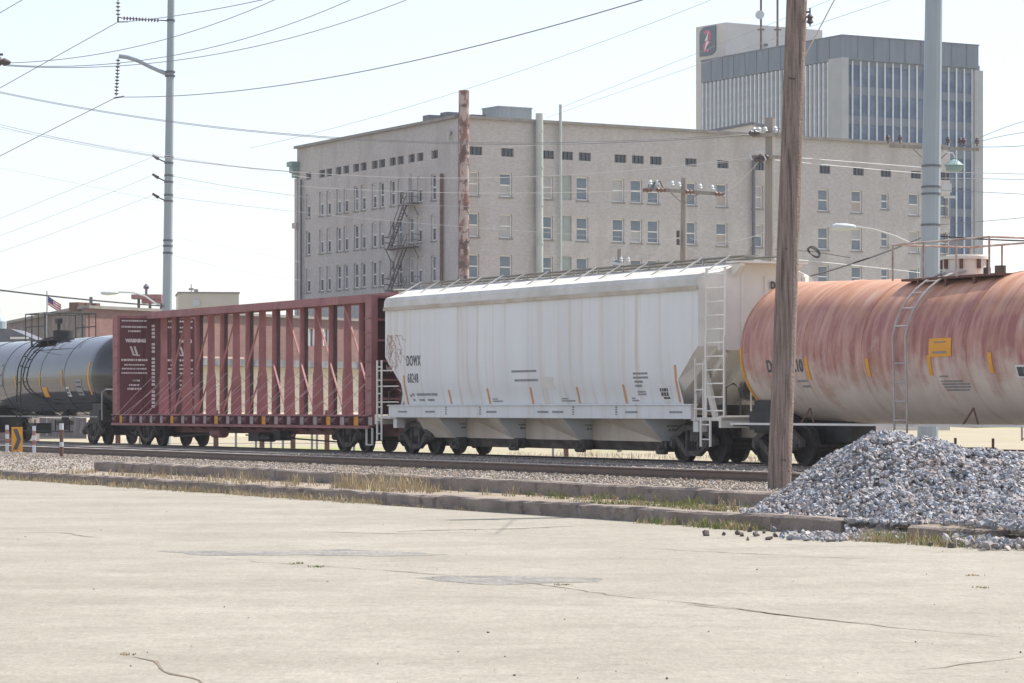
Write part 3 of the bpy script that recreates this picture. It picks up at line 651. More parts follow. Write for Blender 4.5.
# end platforms, ladders
for dr in (-1, 1):
    mb = MB(); x0, x1 = dr * 8.2, dr * 9.6
    mb.bb(min(x0, x1), max(x0, x1), -1.5, 1.5, 1.62, 1.70); mb.bb(min(x1, x1 - dr * .1), max(x1, x1 - dr * .1), -1.52, 1.52, 1.46, 1.74)
    mb.bb(min(dr * 8.0, dr * 9.5), max(dr * 8.0, dr * 9.5), -.22, .22, 1.22, 1.62)
    for y in (-1.1, 1.1): mb.prism([(dr * 8.6, 1.7), (dr * 8.75, 1.7), (dr * 8.3, 2.8), (dr * 8.15, 2.7)], 'y', y - .05, y + .05)
    mb.build('end_platform', M['hoplight'], hop, bevel=.01)
    mb = MB(); xl = 9.5 if dr > 0 else -9.05; w = .82
    ladder(mb, (xl, -1.62, 1.0 if dr < 0 else 1.7), (xl, -1.62, 3.3 if dr < 0 else 3.6), w if dr > 0 else .3, 6)
    if dr > 0: ladder(mb, (xl - .42, -1.62, 1.02), (xl - .42, -1.62, 1.7), .42, 2)
    if dr > 0:
        ladder(mb, (xl, -1.60, 3.6), (xl - .06, -1.56, 5.2), w, 5)
        mb.beam((xl - .1 - w / 2, -1.62, 1.7), (xl - w / 2 - .1, -1.62, 3.0), .05, .03); 
        for z in (1.9, 2.35, 2.95): mb.tube((xl - w / 2 - .5, -1.6, z), (xl - w / 2, -1.62, z), .02, n=6)
        mb.beam((xl - w / 2 - .5, -1.6, 1.6), (xl - w / 2 - .5, -1.6, 3.1), .05, .03)
    else:
        for z in (2.1, 2.55, 3.0): mb.tube((xl - .2, -1.6, z), (xl + 1.2, -1.58, z), .018, n=6)
    mb.build('ladder', M['hoplight'], hop)
    mb = MB(); mb.sweep([(dr * 9.45, -.6, 1.7), (dr * 9.45, -.6, 2.45), (dr * 9.45, -.5, 2.56), (dr * 9.45, -.15, 2.56), (dr * 9.45, -.05, 2.45), (dr * 9.45, -.05, 1.7)], .025, 6); mb.build('end_handrail', M['hoplight'], hop)
    mb = MB(); ladder(mb, (xl, 1.62, 1.0), (xl, 1.62, 3.6), .4, 7); mb.build('ladder', M['hoplight'], hop)
    mb = MB(); mb.tube((dr * 9.2, -.55, 2.35), (dr * 9.4, -.55, 2.35), .26, n=16); mb.tube((dr * 8.6, .5, 2.1), (dr * 9.5, .5, 2.1), .16, n=12); mb.box((dr * 9.1, .2, 1.9), (.4, .5, .35)); mb.sweep([(dr * 9.3, -1.2, 1.7), (dr * 9.3, -1.2, 2.4), (dr * 9.3, -1.0, 2.5), (dr * 9.3, -.8, 2.4), (dr * 9.3, -.8, 1.7)], .025, 6)
    mb.build('brake_gear', M['truck'], hop, smooth=True)
    mb = MB(); mb.bb(dr * 8.35 - .12, dr * 8.35 + .12, -1.45, -1.2, 1.36, 1.66); mb.build('jacking_pad', M['white'], hop)
    coupler(hop, dr * 9.75, dr)
bogie(hop, -7.08 - HS); bogie(hop, 8.30 - HS)
def hside(x, z, e): return (x, -half(z) - .004 - e, z)
def hx(px): return S(px, -1.6) - HS
text_mesh('DOWX', .29, lambda x, y, z: hside(hx(406.5) + x, 3.12 + y, z), 'lettering', M['ink'], hop, .64, bold=.006, space=1.15)
text_mesh('68248', .27, lambda x, y, z: hside(hx(406.8) + x, 2.64 + y, z), 'lettering', M['ink'], hop, .64, bold=.0, space=1.2)
mb = MB(); x = hx(409)
marks(mb, [(x - .15, 2.24, .1, .07), (x, 2.27, .14, .07), (x + .3, 2.27, .9, .07), (x + 1.25, 2.27, .35, .07), (x, 2.12, .12, .06), (x + .4, 2.12, .35, .06), (x + .95, 2.12, .4, .06)], hside, rnd)
x = hx(511); marks(mb, [(x, 2.86, 1.4, .055), (x + .15, 2.62, 1.3, .06)], hside, rnd)
x = hx(632); marks(mb, [(x, 2.74, .7, .05), (x, 2.64, .72, .05), (x + .05, 2.54, .4, .05), (x + .05, 2.44, .32, .05), (x + .1, 2.3, .4, .035), (x + .1, 2.24, .4, .035)], hside, rnd)
for p, w in ((488, .6), (557, .7), (627, .35)): marks(mb, [(hx(p), 2.09, w, .035), (hx(p), 2.15, w * .5, .03)], hside, rnd)
def sill(x, z, e): return (x, -1.562 - e, z)
for p in (397, 424, 485, 536, 551, 624, 668): marks(mb, [(hx(p), 1.80, .6, .05)], sill, rnd)
for p in (444, 478, 571, 614): marks(mb, [(hx(p), z, .1, .035) for z in (1.75, 1.81, 1.87, 1.93)], sill, rnd)
mb.build('stencil', M['inkp'], hop)
for p, z0, z1 in ((402.5, 2.02, 2.85), (445.5, 2.04, 2.42), (484, 2.04, 2.45), (527, 2.04, 2.46), (573.5, 2.04, 2.46), (620, 2.04, 2.5), (673.5, 2.06, 2.95)):
    mb = MB(); x = hx(p)
    for i in range(4):
        a, b = z0 + (z1 - z0) * i / 4, z0 + (z1 - z0) * (i + 1) / 4
        mb.add([hside(x, a, 0), hside(x + .09, a, 0), hside(x + .09, b, 0), hside(x, b, 0), hside(x, a, .006), hside(x + .09, a, .006), hside(x + .09, b, .006), hside(x, b, .006)], [(0, 1, 2, 3), (7, 6, 5, 4), (0, 4, 5, 1), (1, 5, 6, 2), (2, 6, 7, 3), (3, 7, 4, 0)])
    mb.build('reflector_strip', M['orange'], hop)
def plate(mb, x0, x1, z0, z1, fn, e=.008):
    return mb.add([fn(x0, z0, 0), fn(x1, z0, 0), fn(x1, z1, 0), fn(x0, z1, 0), fn(x0, z0, e), fn(x1, z0, e), fn(x1, z1, e), fn(x0, z1, e)], [(0, 1, 2, 3), (7, 6, 5, 4), (0, 4, 5, 1), (1, 5, 6, 2), (2, 6, 7, 3), (3, 7, 4, 0)])
x = hx(657); mb = MB(); plate(mb, x - .06, x + .5, 2.10, 2.46, hside); pl = mb.build('notice_panel', M['white'], hop)
mb = MB(); marks(mb, [(x, 2.32, .38, .08), (x + .03, 2.21, .35, .09), (x + .12, 2.14, .3, .05)], lambda a, b, e: hside(a, b, e + .009), rnd); mb.build('stencil', M['ink'], pl)
x = hx(542); mb = MB(); plate(mb, x - .05, x + .55, 2.42, 2.72, hside); mb.build('notice_panel', M['hoplight'], hop)
text_mesh('DO', .17, lambda x, y, z: (9.03 + z, .2 + x, 4.75 + y), 'lettering', M['ink'], hop, .8, bold=.01)
# graffiti scribble on the left edge
mb = MB(); rr = random.Random(5); x = hx(388)
for i in range(22):
    p = Vector((x + rr.uniform(-.3, .75), 0, rr.uniform(3.0, 3.9))); q = []
    for kk in range(7): p += Vector((rr.uniform(-.17, .2), 0, rr.uniform(-.22, .2))); p.z = min(4, max(2.95, p.z)); p.x = max(p.x, -8.6); q.append(Vector((p.x, -half(p.z) - .006, p.z)))
    mb.sweep(q, .007, 4)
mb.build('graffiti', M['spray'], hop)

# ---- centre-beam flat car -----------------------------------------
CS = -20.05; HL = 10.95
cb = thing('centre_beam_flat_car', 'empty maroon centre beam lumber flat car with tall bulkheads and white warning text', 'freight car', tp(CS, 0), TROT)
mb = MB(); mb.bb(-HL, HL, -1.45, 1.45, 1.60, 1.70); mb.bb(-HL, HL, -.35, .35, 1.1, 1.6)
for x in [-HL + .5 + i * 1.095 for i in range(20)]: mb.prism([(-1.40, 1.6), (1.40, 1.6), (.35, 1.2), (-.35, 1.2)], 'x', x - .04, x + .04)
mb.build('deck', M['maroon'], cb)
mb = MB()
for sg in (-1, 1): mb.bb(-HL, HL, min(sg * 1.45, sg * 1.52), max(sg * 1.45, sg * 1.52), 1.38, 1.72); mb.bb(-HL, HL, min(sg * 1.45, sg * 1.58), max(sg * 1.45, sg * 1.58), 1.33, 1.40); mb.bb(-HL, HL, min(sg * 1.45, sg * 1.58), max(sg * 1.45, sg * 1.58), 1.69, 1.725)
mb.build('side_sill', M['maroon'], cb)
rr = random.Random(9)
for i in range(22):
    x = -HL + .55 + i * 1.0
    mb = MB()
    for sg in (-1, 1): mb.cut().tube((x - .16, sg * 1.59, 1.55), (x + .16, sg * 1.59, 1.55), .095, n=12); mb.bb(x - .19, x - .16, sg * 1.57 - .09, sg * 1.57 + .09, 1.42, 1.68); mb.bb(x + .16, x + .19, sg * 1.57 - .09, sg * 1.57 + .09, 1.42, 1.68)
    mb.build('winch', M['maroondk'], cb, smooth=True)
    if i in (0, 5, 9, 13, 18, 20):
        mb = MB(); mb.bb(x + .21, x + .52, -1.534, -1.521, 1.42, 1.67); mb.build('reflector_strip', M['yellow'], cb)
    else:
        mb = MB(); mb.bb(x + .22, x + .5, -1.532, -1.521, 1.43, 1.66); mb.build('pale_plate', M['strapw'], cb)
    mb = MB(); top = 3.05 + rr.uniform(-.12, .12); dx = rr.uniform(-.08, .08)
    for sg in (-1, 1): mb.sweep([(x, sg * 1.6, 1.66), (x + dx, sg * .9, 1.66 + (top - 1.66) * .52), (x + dx, sg * .2, top)], .008, 5)
    if i % 2 == 0:
        for sg in (-1, 1): mb.sweep([(x + .5, sg * 1.5, 1.72), (x + .5 + dx, sg * .2, top - .35)], .007, 5)
    mb.build('tie_down_cable', M['strapw'], cb)
mb = MB(); mb.bb(-HL - .2, HL, -.36, .36, 5.20, 5.32); mb.bb(-HL - .2, HL, -.40, -.34, 5.10, 5.34); mb.bb(-HL - .2, HL, .34, .40, 5.10, 5.34); mb.build('top_chord', M['maroon'], cb)
n_post = 18; px0 = -9.85; dp = 1.13
for i in range(n_post):
    x = px0 + dp * i; mb = MB()
    if i % 2 == 0: mb.prism([(-.185, 1.7), (.185, 1.7), (.165, 2.9), (.125, 3.2), (.11, 5.2), (-.11, 5.2), (-.125, 3.2), (-.165, 2.9)], 'x', x - .03, x + .03)
    else: mb.prism([(-.14, 1.7), (.14, 1.7), (.12, 5.2), (-.12, 5.2)], 'x', x - .03, x + .03)
    po = mb.build('post', M['maroon'], cb)
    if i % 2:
        mb = MB(); mb.bb(x + .033, x + .08, .03, .125, 1.75, 5.15); mb.build('dark_strip', M['dkstrip'], po)  # dark strip down the far half of every second post
for i in range(n_post - 1):
    xa, xb = px0 + dp * i, px0 + dp * (i + 1); left = i < n_post / 2; mb = MB()
    if i % 2 == (1 if left else 0):
        if left: mb.beam((xb, -.1, 4.7), (xa, -.1, 3.2), .05, .04); mb.beam((xb, -.05, 3.0), (xa, -.05, 1.75), .045, .035)
        else: mb.beam((xa, -.1, 5.1), (xb, -.1, 3.5), .055, .04); 
        mb.build('diagonal_brace', M['brace'], cb)
    elif not left:
        mb.beam((xa, -.1, 3.4), (xb, -.1, 1.75), .055, .04); mb.build('diagonal_brace', M['brace'], cb)
for dr in (-1, 1):
    xi, xo = dr * (HL - .42), dr * HL; mb = MB()
    mb.bb(min(xi, xi + dr * .04), max(xi, xi + dr * .04), -1.42, 1.42, 1.7, 5.12)
    bk = mb.build('bulkhead', M['maroondk'], cb)
    mb = MB()
    for y in (-1.44, 1.44): mb.bb(min(xi, xo), max(xi, xo), y - .05, y + .05, 1.4, 5.14)
    mb.bb(min(xi, xo), max(xi, xo), -1.5, 1.5, 5.12, 5.20)
    for y in (-.5, .5): mb.bb(min(xi, xo), max(xi, xo), y - .04, y + .04, 1.7, 5.12)
    for z in (2.2, 2.75, 3.3, 3.9, 4.5): mb.bb(min(xi + dr * .04, xo), max(xi + dr * .04, xo), -1.39, 1.39, z - .03, z + .03)
    mb.bb(min(xo, xo + dr * .04), max(xo, xo + dr * .04), -1.5, -1.30, 1.4, 5.2); mb.bb(min(xo, xo + dr * .04), max(xo, xo + dr * .04), 1.30, 1.5, 1.4, 5.2)
    mb.build('bulkhead_frame', M['maroon'], bk)
    mb = MB()
    for i in range(8): z = 1.6 + i * .42; mb.tube((xo - dr * .4, -1.52, z), (xo - dr * .04, -1.52, z), .016, n=6)
    mb.build('grab_iron', M['maroon'], bk)
    if dr < 0:
        def face(x, z, e, o=0): return (xi + .045 + e, o + x, z)
        mb2 = MB()
        for oc in (-.87, .87):
            f2 = lambda x, z, e, oc=oc: face(x, z, e, oc)
            rows = [(5.00, .94, .05), (4.78, .96, .06), (4.63, .46, .06), (3.60, .98, .075), (3.44, .76, .05), (3.30, .94, .055), (3.15, .96, .055), (2.88, .13, .06), (2.88, .13, .06), (2.72, .40, .06), (2.58, .52, .07)]
            marks(mb2, [(-w / 2, z, w, h) for z, w, h in rows], f2, rr)
            marks(mb2, [(.08, 2.88, .13, .06)], f2, rr)
            text_mesh('WARNING', .115, lambda x, y, z, oc=oc: face(x - .33, 4.27 + y, z, oc), 'lettering', M['letterw'], bk, .98, bold=.012)
            for y0, z0, y1, z1, w in ((-.14, 4.12, -.04, 3.86, .07), (.0, 4.12, .1, 3.84, .07), (-.08, 3.83, .2, 3.80, .05)): mb2.beam(f2(y0, z0, .004), f2(y1, z1, .004), w, .008, (1, 0, 0))
            rr2 = random.Random(3)
        for z in [1.95 + i * .13 for i in range(23)]:
            if rr.random() < .85: mb2.add([face(-.22, z, 0), face(-.10, z, 0), face(-.10, z + .085, 0), face(-.22, z + .085, 0), face(-.22, z, .006), face(-.10, z, .006), face(-.10, z + .085, .006), face(-.22, z + .085, .006)], [(0, 1, 2, 3), (7, 6, 5, 4), (0, 4, 5, 1), (1, 5, 6, 2), (2, 6, 7, 3), (3, 7, 4, 0)])
        mb2.build('stencil', M['letterw'], bk)
bogie(cb, -28.85 - CS); bogie(cb, -11.8 - CS)
for dr in (-1, 1): coupler(cb, dr * (HL + .02), dr)
mb = MB(); mb.tube((-2.8, -.9, 1.12), (-1.9, -.9, 1.12), .17, n=14); mb.build('air_reservoir', M['maroon'], cb, smooth=True)
mb = MB(); mb.beam((-7, -.7, .95), (-3.4, -.6, 1.08), .05, .05); mb.beam((-1, -.5, 1.05), (6.5, -.6, .9), .045, .045); mb.box((.5, -.6, 1.0), (.9, .5, .28)); mb.box((2.3, -.6, 1.05), (.5, .4, .3)); mb.sweep([(3.3, -.9, 1.25), (3.5, -.9, 1.0), (3.9, -.9, 1.0), (4.1, -.9, 1.2)], .03, 6); mb.tube((1.2, -.8, .98), (2.0, -.8, .98), .13, n=12); mb.build('brake_rigging', M['black'], cb)
mb = MB(); mb.beam((HL - .3, -1.5, 1.35), (HL - .3, -1.5, .85), .05, .03); mb.beam((HL + .1, -1.5, 1.35), (HL + .1, -1.5, .85), .05, .03); mb.beam((HL - .3, -1.5, .86), (HL + .1, -1.5, .86), .05, .03); mb.build('stirrup', M['white'], cb)

# ---- tank cars ------------------------------------------------------
def tank_body(L, r, ze, drop, hd, n=48):
    mb = MB(); prof = []
    for i in range(9): a = i / 8 * math.pi / 2; prof.append((-L - hd * math.cos(a), max(r * math.sin(a), .01), ze))
    m = 14
    for i in range(1, 2 * m): x = -L + L * i / m; prof.append((x, r, ze - drop * (1 - abs(x) / L)))
    for i in range(9): a = i / 8 * math.pi / 2; prof.append((L + hd * math.sin(a), max(r * math.cos(a), .01), ze))
    for x, rr_, z in prof:
        for k in range(n): t = 2 * math.pi * k / n; mb.v.append((x, rr_ * math.sin(t), z + rr_ * math.cos(t)))
    for i in range(len(prof) - 1):
        for k in range(n): mb.f.append((i * n + k, i * n + (k + 1) % n, (i + 1) * n + (k + 1) % n, (i + 1) * n + k))
    mb.f += [tuple(range(n)), tuple(range(len(prof) * n - 1, (len(prof) - 1) * n - 1, -1))]
    return mb
def seams(mb, xs, r, zc, n=48):
    for x in xs:
        z = zc(x); pts = [(x, (r + .002) * math.sin(2 * math.pi * k / n), z + (r + .002) * math.cos(2 * math.pi * k / n)) for k in range(n + 1)]; mb.sweep(pts, .012, 5)
    return mb
def make_tank(root, L, r, ze, drop, hd, mbody, mrail, mlad, lx, ts, sillz, dome, plat):
    zc = lambda x: ze - drop * (1 - min(1, abs(x) / L))
    def skin(x, z, e):                  # point on the near side at height z
        q = max(-1, min(1, (z - zc(x)) / r)); c = math.sqrt(1 - q * q); return (x, -(r + .004 + e) * c, zc(x) + (r + .004 + e) * q)
    mb_ = None; tk = tank_body(L, r, ze, drop, hd).build('tank', mbody, root, smooth=True)
    for q_ in (-L, -L * .62, -L * .28, L * .28, L * .62, L): seams(MB(), [q_], r, zc).build('weld_seam', mbody, tk)
    mb = MB(); 
    for dr in (-1, 1):
        mb.cut().bb(min(dr * (L - 2.6), dr * (L + .6)), max(dr * (L - 2.6), dr * (L + .6)), -.32, .32, 1.15, 1.62)
        mb.bb(dr * (L - .35) - .5, dr * (L - .35) + .5, -1.3, 1.3, 1.42, 1.85); mb.bb(min(dr * (L + .3), dr * (L + .62)), max(dr * (L + .3), dr * (L + .62)), -1.45, 1.45, 1.50, 1.58)
        for y in (-1, 1): mb.bb(dr * (L - .35) - .45, dr * (L - .35) + .45, y * 1.1 - .1, y * 1.1 + .1, 1.35, 2.1)
    mb.build('stub_sill', M['black'], root)
    mb = MB()
    for sg in (-1, 1):
        mb.cut().beam((-L - .6, sg * 1.52, sillz), (L + .6, sg * 1.52, sillz), .05, .05)
    mb.build('side_rail', mrail, root)
    mb = MB()
    for x in (-L * .62, L * .28, L * .62):
        for sg in (-1, 1): mb.cut().beam((x - .25, sg * 1.5, sillz), (x + .02, sg * 1.42, sillz + .36), .03, .03); mb.beam((x + .3, sg * 1.5, sillz), (x + .02, sg * 1.42, sillz + .36), .03, .03)
    mb.build('rail_bracket', M['rusty'] if mbody is not M['blacktank'] else M['black'], root)
    # ladder that follows the shell
    mb = MB(); w = .46
    for sg in (-1, 1):
        mb.cut()
        for k in (-1, 1):
            pts = [(lx + k * w / 2, sg * 1.66, sillz - .35), (lx + k * w / 2, sg * 1.66, sillz + .5)]
            for a in range(90, -1, -10):
                if a > 84: continue
                q = R(a); pts.append((lx + k * w / 2, sg * (r + .13) * math.sin(q), zc(lx) + (r + .13) * math.cos(q)))
            mb.sweep(pts, .026, 6)
        for z in [sillz - .3 + .4 * i for i in range(5)]: mb.tube((lx - w / 2, sg * 1.67, z), (lx + w / 2, sg * 1.67, z), .018, n=6)
        for a in range(72, 10, -14): q = R(a); y, z = sg * (r + .13) * math.sin(q), zc(lx) + (r + .13) * math.cos(q); mb.tube((lx - w / 2, y, z), (lx + w / 2, y, z), .018, n=6); mb.tube((lx - w / 2, y, z), (lx - w / 2, y * .93, z - .02), .015, n=5)
    mb.build('ladder', mlad, root)
    for s in ts: bogie(root, s)
    for dr in (-1, 1): coupler(root, dr * (L + .65), dr)
    # top platform
    zt = zc(0) + r
    mb = MB(); mb.bb(plat[0], plat[1], -.8, -.35, zt - .06, zt - .01); mb.cut().bb(plat[0], plat[1], .35, .8, zt - .06, zt - .01)
    for x in (-.9, .1, 1.1):
        for y in (-.8, .8): mb.beam((x, y, zt - .45), (x, y, zt - .05), .06, .06)
    mb.build('platform', M['rusty'] if mbody is not M['blacktank'] else M['black'], root)
    mb = MB()
    for x0, x1 in (plat,):
        for sg in (-1, 1):
            for x in (x0, x0 + (x1 - x0) * .33, x0 + (x1 - x0) * .67, x1): mb.tube((x, sg * 1.02, zt - .05), (x, sg * 1.02, zt + 1.0 * dome), .022, n=6)
            for h in ((.5, 1.0) if dome > .9 else (1.0,)): mb.tube((x0, sg * 1.02, zt + h * dome), (x1, sg * 1.02, zt + h * dome), .022, n=6)
        for h in (1.0,):
            for x in (x0, x1): mb.tube((x, -1.02, zt + h * dome), (x, 1.02, zt + h * dome), .022, n=6)
    mb.build('handrail', M['black'] if mbody is M['blacktank'] else M['rail2'], root)
    return skin, zc, zt
# rusty tank
TS = 18.2
rt = thing('rusty_tank_car', 'rusty red and grey tank car with orange stripes and a pale side ladder', 'tank car', tp(TS, 0), TROT)
TL = 6.75
skin, zc, zt = make_tank(rt, TL, 1.60, 3.24, .14, .62, M['rusttank'], M['hoplight'], M['pale'], -.33, (12.05 - TS, 24.4 - TS), 1.56, .72, (-1.55, 1.9))
mb = MB(); DX = -.48; mb.tube((DX, .1, zt - .1), (DX, .1, zt + .38), .47, n=28); mb.tube((DX, .1, zt + .38), (DX, .1, zt + .44), .52, n=28); mb.tube((DX, .1, zt + .44), (DX, .1, zt + .48), .40, n=20); dm = mb.build('dome', M['hoplight'], rt, smooth=True)
mb = MB()
for a in range(0, 360, 45): mb.cut().box((DX + .49 * math.cos(R(a)), .1 + .49 * math.sin(R(a)), zt + .28), (.07, .07, .2), R(a))
mb.build('clamp', M['rusty'], dm)
mb = MB(); mb.tube((.5, .3, zt - .1), (.5, .3, zt + .22), .12, n=12); mb.cut().tube((.85, -.3, zt - .1), (.85, -.3, zt + .15), .08, n=10); mb.build('valve', M['truck'], rt, smooth=True)
mb = MB(); mb.bb(-1.1, 1.7, -1.05, 1.05, zt + .53, zt + .56) if False else None
mb = MB()
mb.sweep([(1.9, 1.02, zt + .72), (3.2, 1.0, zt + .68), (4.6, .98, zt + .66)], .022, 6)
for x in (3.2, 4.6): mb.tube((x, 1.0, zt - .35), (x, 1.0, zt + .66), .02, n=6)
mb.build('handrail', M['rusty'], rt)
def rx(px, t=-1.6): return S(px, t) - TS
for p, z0, z1 in ((804, 2.55, 3.02), (865, 2.60, 2.98), (927, 2.60, 3.02), (987.5, 2.62, 3.04), (1052, 2.62, 3.04)):
    mb = MB(); x = rx(p)
    for i in range(4): a, b = z0 + (z1 - z0) * i / 4, z0 + (z1 - z0) * (i + 1) / 4; plate(mb, x, x + .12, a, b, skin)
    mb.build('reflector_strip', M['yellow'], rt)
mb = MB(); x = rx(929); 
for i in range(4): plate(mb, x, x + .78, 2.98 + .095 * i, 2.98 + .095 * (i + 1), skin)
pl = mb.build('placard', M['yellow'], rt)
mb = MB(); marks(mb, [(x + .14, 3.05, .5, .04), (x + .18, 3.27, .4, .02)], lambda a, b, e: skin(a, b, e + .012), rnd); mb.build('stencil', M['inkp'], pl)
mb = MB(); x = rx(1013); plate(mb, x, x + .7, 2.52, 2.78, skin); pl = mb.build('placard', M['white'], rt)
mb = MB(); 
for i in range(3): plate(mb, x + .06 + .2 * i, x + .23 + .2 * i, 2.56, 2.74, lambda a, b, e: skin(a, b, e + .012))
mb.build('stencil', M['ink'], pl)
text_mesh('DO', .27, lambda x, y, z: skin(rx(765) + x, 2.74 + y, z), 'lettering', M['ink'], rt, .85, bold=.01)
text_mesh('WX', .27, lambda x, y, z: skin(rx(776) + x, 2.74 + y, z), 'lettering', M['ink'], rt, .85, bold=.01)
text_mesh('210', .27, lambda x, y, z: skin(rx(790.5) + x, 2.74 + y, z), 'lettering', M['ink'], rt, .8, bold=.01)
mb = MB(); marks(mb, [(rx(792), 2.5, .45, .05), (rx(795), 2.38, .35, .05), (rx(936), 2.56, .3, .03), (rx(936), 2.46, .75, .03), (rx(936), 2.40, .95, .03), (rx(937), 2.34, .9, .03), (rx(938), 2.28, .8, .03)], skin, rnd); mb.build('stencil', M['inkp'], rt)
mb = MB()                               # yellow edge on the left head
mb.sweep([(-TL - .02, -1.612 * math.sin(R(a)), 3.24 + 1.612 * math.cos(R(a))) for a in range(88, 150, 6)], .035, 6); mb.build('edge_stripe', M['yellow'], rt)
mb = MB()
for x in (.7, 2.0, 3.5, 4.0): mb.beam((x, -1.0, 1.3), (x, -1.0, .95), .04, .04)
mb.tube((-2, -1.0, 1.06), (5.6, -1.0, 1.06), .02, n=6); mb.beam((3.3, -.9, 1.3), (3.9, -.9, .75), .04, .04); mb.beam((3.9, -.9, 1.3), (4.3, -.9, .8), .04, .04); mb.box((.9, -.5, 1.0), (.5, .4, .2)); mb.build('brake_rigging', M['rusty'], rt)
# black tank
BS = -41.3
bt = thing('black_tank_car', 'glossy black tank car with yellow stripes and placards left of the maroon car', 'tank car', tp(BS, 0), TROT)
BL = 8.1
skin2, zc2, zt2 = make_tank(bt, BL, 1.52, 3.12, .06, .8, M['blacktank'], M['grey'], M['black'], .1, (-34.4 - BS, -7.0), 1.62, 1.0, (-1.0, 1.35))
def bx(px): return S(px, -1.52) - BS
for p, z0, z1, w in ((15, 2.75, 3.2, .1), (39, 2.75, 3.35, .1), (61, 2.72, 3.35, .1), (87.5, 2.42, 3.6, .14)):
    mb = MB(); x = bx(p)
    for i in range(5): a, b = z0 + (z1 - z0) * i / 5, z0 + (z1 - z0) * (i + 1) / 5; plate(mb, x, x + w, a, b, skin2)
    mb.build('reflector_strip', M['yellow'], bt)
for p, z0, z1, w, m_, nm in ((41, 2.36, 2.72, .55, 'yellow', 'placard'), (64.5, 2.36, 2.72, .34, 'white', 'placard'), (75, 2.4, 2.98, .62, 'grey', 'placard'), (0, 2.7, 3.7, .25, 'grey', 'placard')):
    mb = MB(); x = bx(p)
    for i in range(5): a, b = z0 + (z1 - z0) * i / 5, z0 + (z1 - z0) * (i + 1) / 5; plate(mb, x, x + w, a, b, skin2)
    pl = mb.build(nm, M[m_], bt)
    if m_ != 'yellow':
        mb = MB(); marks(mb, [(x + .06, z0 + .08, w - .12, .05), (x + .06, z1 - .12, w - .12, .05), (x + .06, (z0 + z1) / 2, w - .12, .06)], lambda a, b, e: skin2(a, b, e + .012), rnd); mb.build('stencil', M['ink'], pl)
mb = MB(); mb.tube((.5, 0, zt2 - .1), (.5, 0, zt2 + .35), .4, n=20); mb.cut().tube((-.6, .2, zt2 - .1), (-.6, .2, zt2 + .75), .07, n=8); mb.box((-.6, .2, zt2 + .75), (.3, .2, .2)); mb.build('valve', M['black'], bt, smooth=True)
mb = MB(); xx = BL + .75; mb.sweep([(xx, -1.4, 1.5), (xx, -1.4, 2.5), (xx + .1, -1.3, 2.6), (xx + .15, .2, 2.62), (xx + .15, 1.3, 2.6), (xx + .15, 1.4, 1.5)], .03, 6); mb.build('end_handrail', M['grey'], bt)
mb = MB(); mb.tube((2.2, -.5, 1.7), (2.2, -.5, 1.1), .14, n=12); mb.tube((2.2, -.5, 1.45), (2.2, -.5, 1.3), .34, n=14); mb.build('bottom_outlet', M['truck'], bt, smooth=True)
mb = MB()
for x in (1.0, 3.4, 5.0): mb.beam((x, -1.3, 1.5), (x, -1.3, 1.05), .04, .04)
mb.tube((-2, -1.3, 1.06), (5.4, -1.3, 1.06), .025, n=6); mb.box((-1.5, -.3, 1.15), (1.2, .6, .4)); mb.beam((0, -1.5, 1.6), (1.0, -1.3, .95), .04, .04); mb.build('brake_rigging', M['black'], bt)
# ------------------------------------------------------------------ big tan brick building
def facade(mb, A, B, z0, z1, ops, depth):
    """wall from A to B (seen left to right from outside) with real openings (a0, a1, za, zb)"""
    A = Vector(A); B = Vector(B); L = (B - A).length; d = (B - A) / L; inn = Vector((-d.y, d.x, 0))
    xs = sorted({0, L, *[o[0] for o in ops], *[o[1] for o in ops]}); zs = sorted({z0, z1, *[o[2] for o in ops], *[o[3] for o in ops]})
    P = lambda a, z, k=0: A + d * a + inn * k + Vector((0, 0, z))
    for i in range(len(xs) - 1):
        for j in range(len(zs) - 1):
            cx, cz = (xs[i] + xs[i + 1]) / 2, (zs[j] + zs[j + 1]) / 2
            if any(o[0] < cx < o[1] and o[2] < cz < o[3] for o in ops): continue
            mb.add([P(xs[i], zs[j]), P(xs[i + 1], zs[j]), P(xs[i + 1], zs[j + 1]), P(xs[i], zs[j + 1])], [(0, 1, 2, 3)])
    for a0, a1, za, zb in ops:
        mb.add([P(a0, za), P(a1, za), P(a1, zb), P(a0, zb), P(a0, za, depth), P(a1, za, depth), P(a1, zb, depth), P(a0, zb, depth)], [(0, 1, 5, 4), (1, 2, 6, 5), (2, 3, 7, 6), (3, 0, 4, 7)])
    return P
def on_line(A, B, px):                  # distance along A->B where the ray px meets it
    A = Vector(A); B = Vector(B); L = (B - A).length; d = (B - A) / L; k = (px - 512) / F
    return (k * A.y - A.x) / (d.x - k * d.y)
WIN = {}
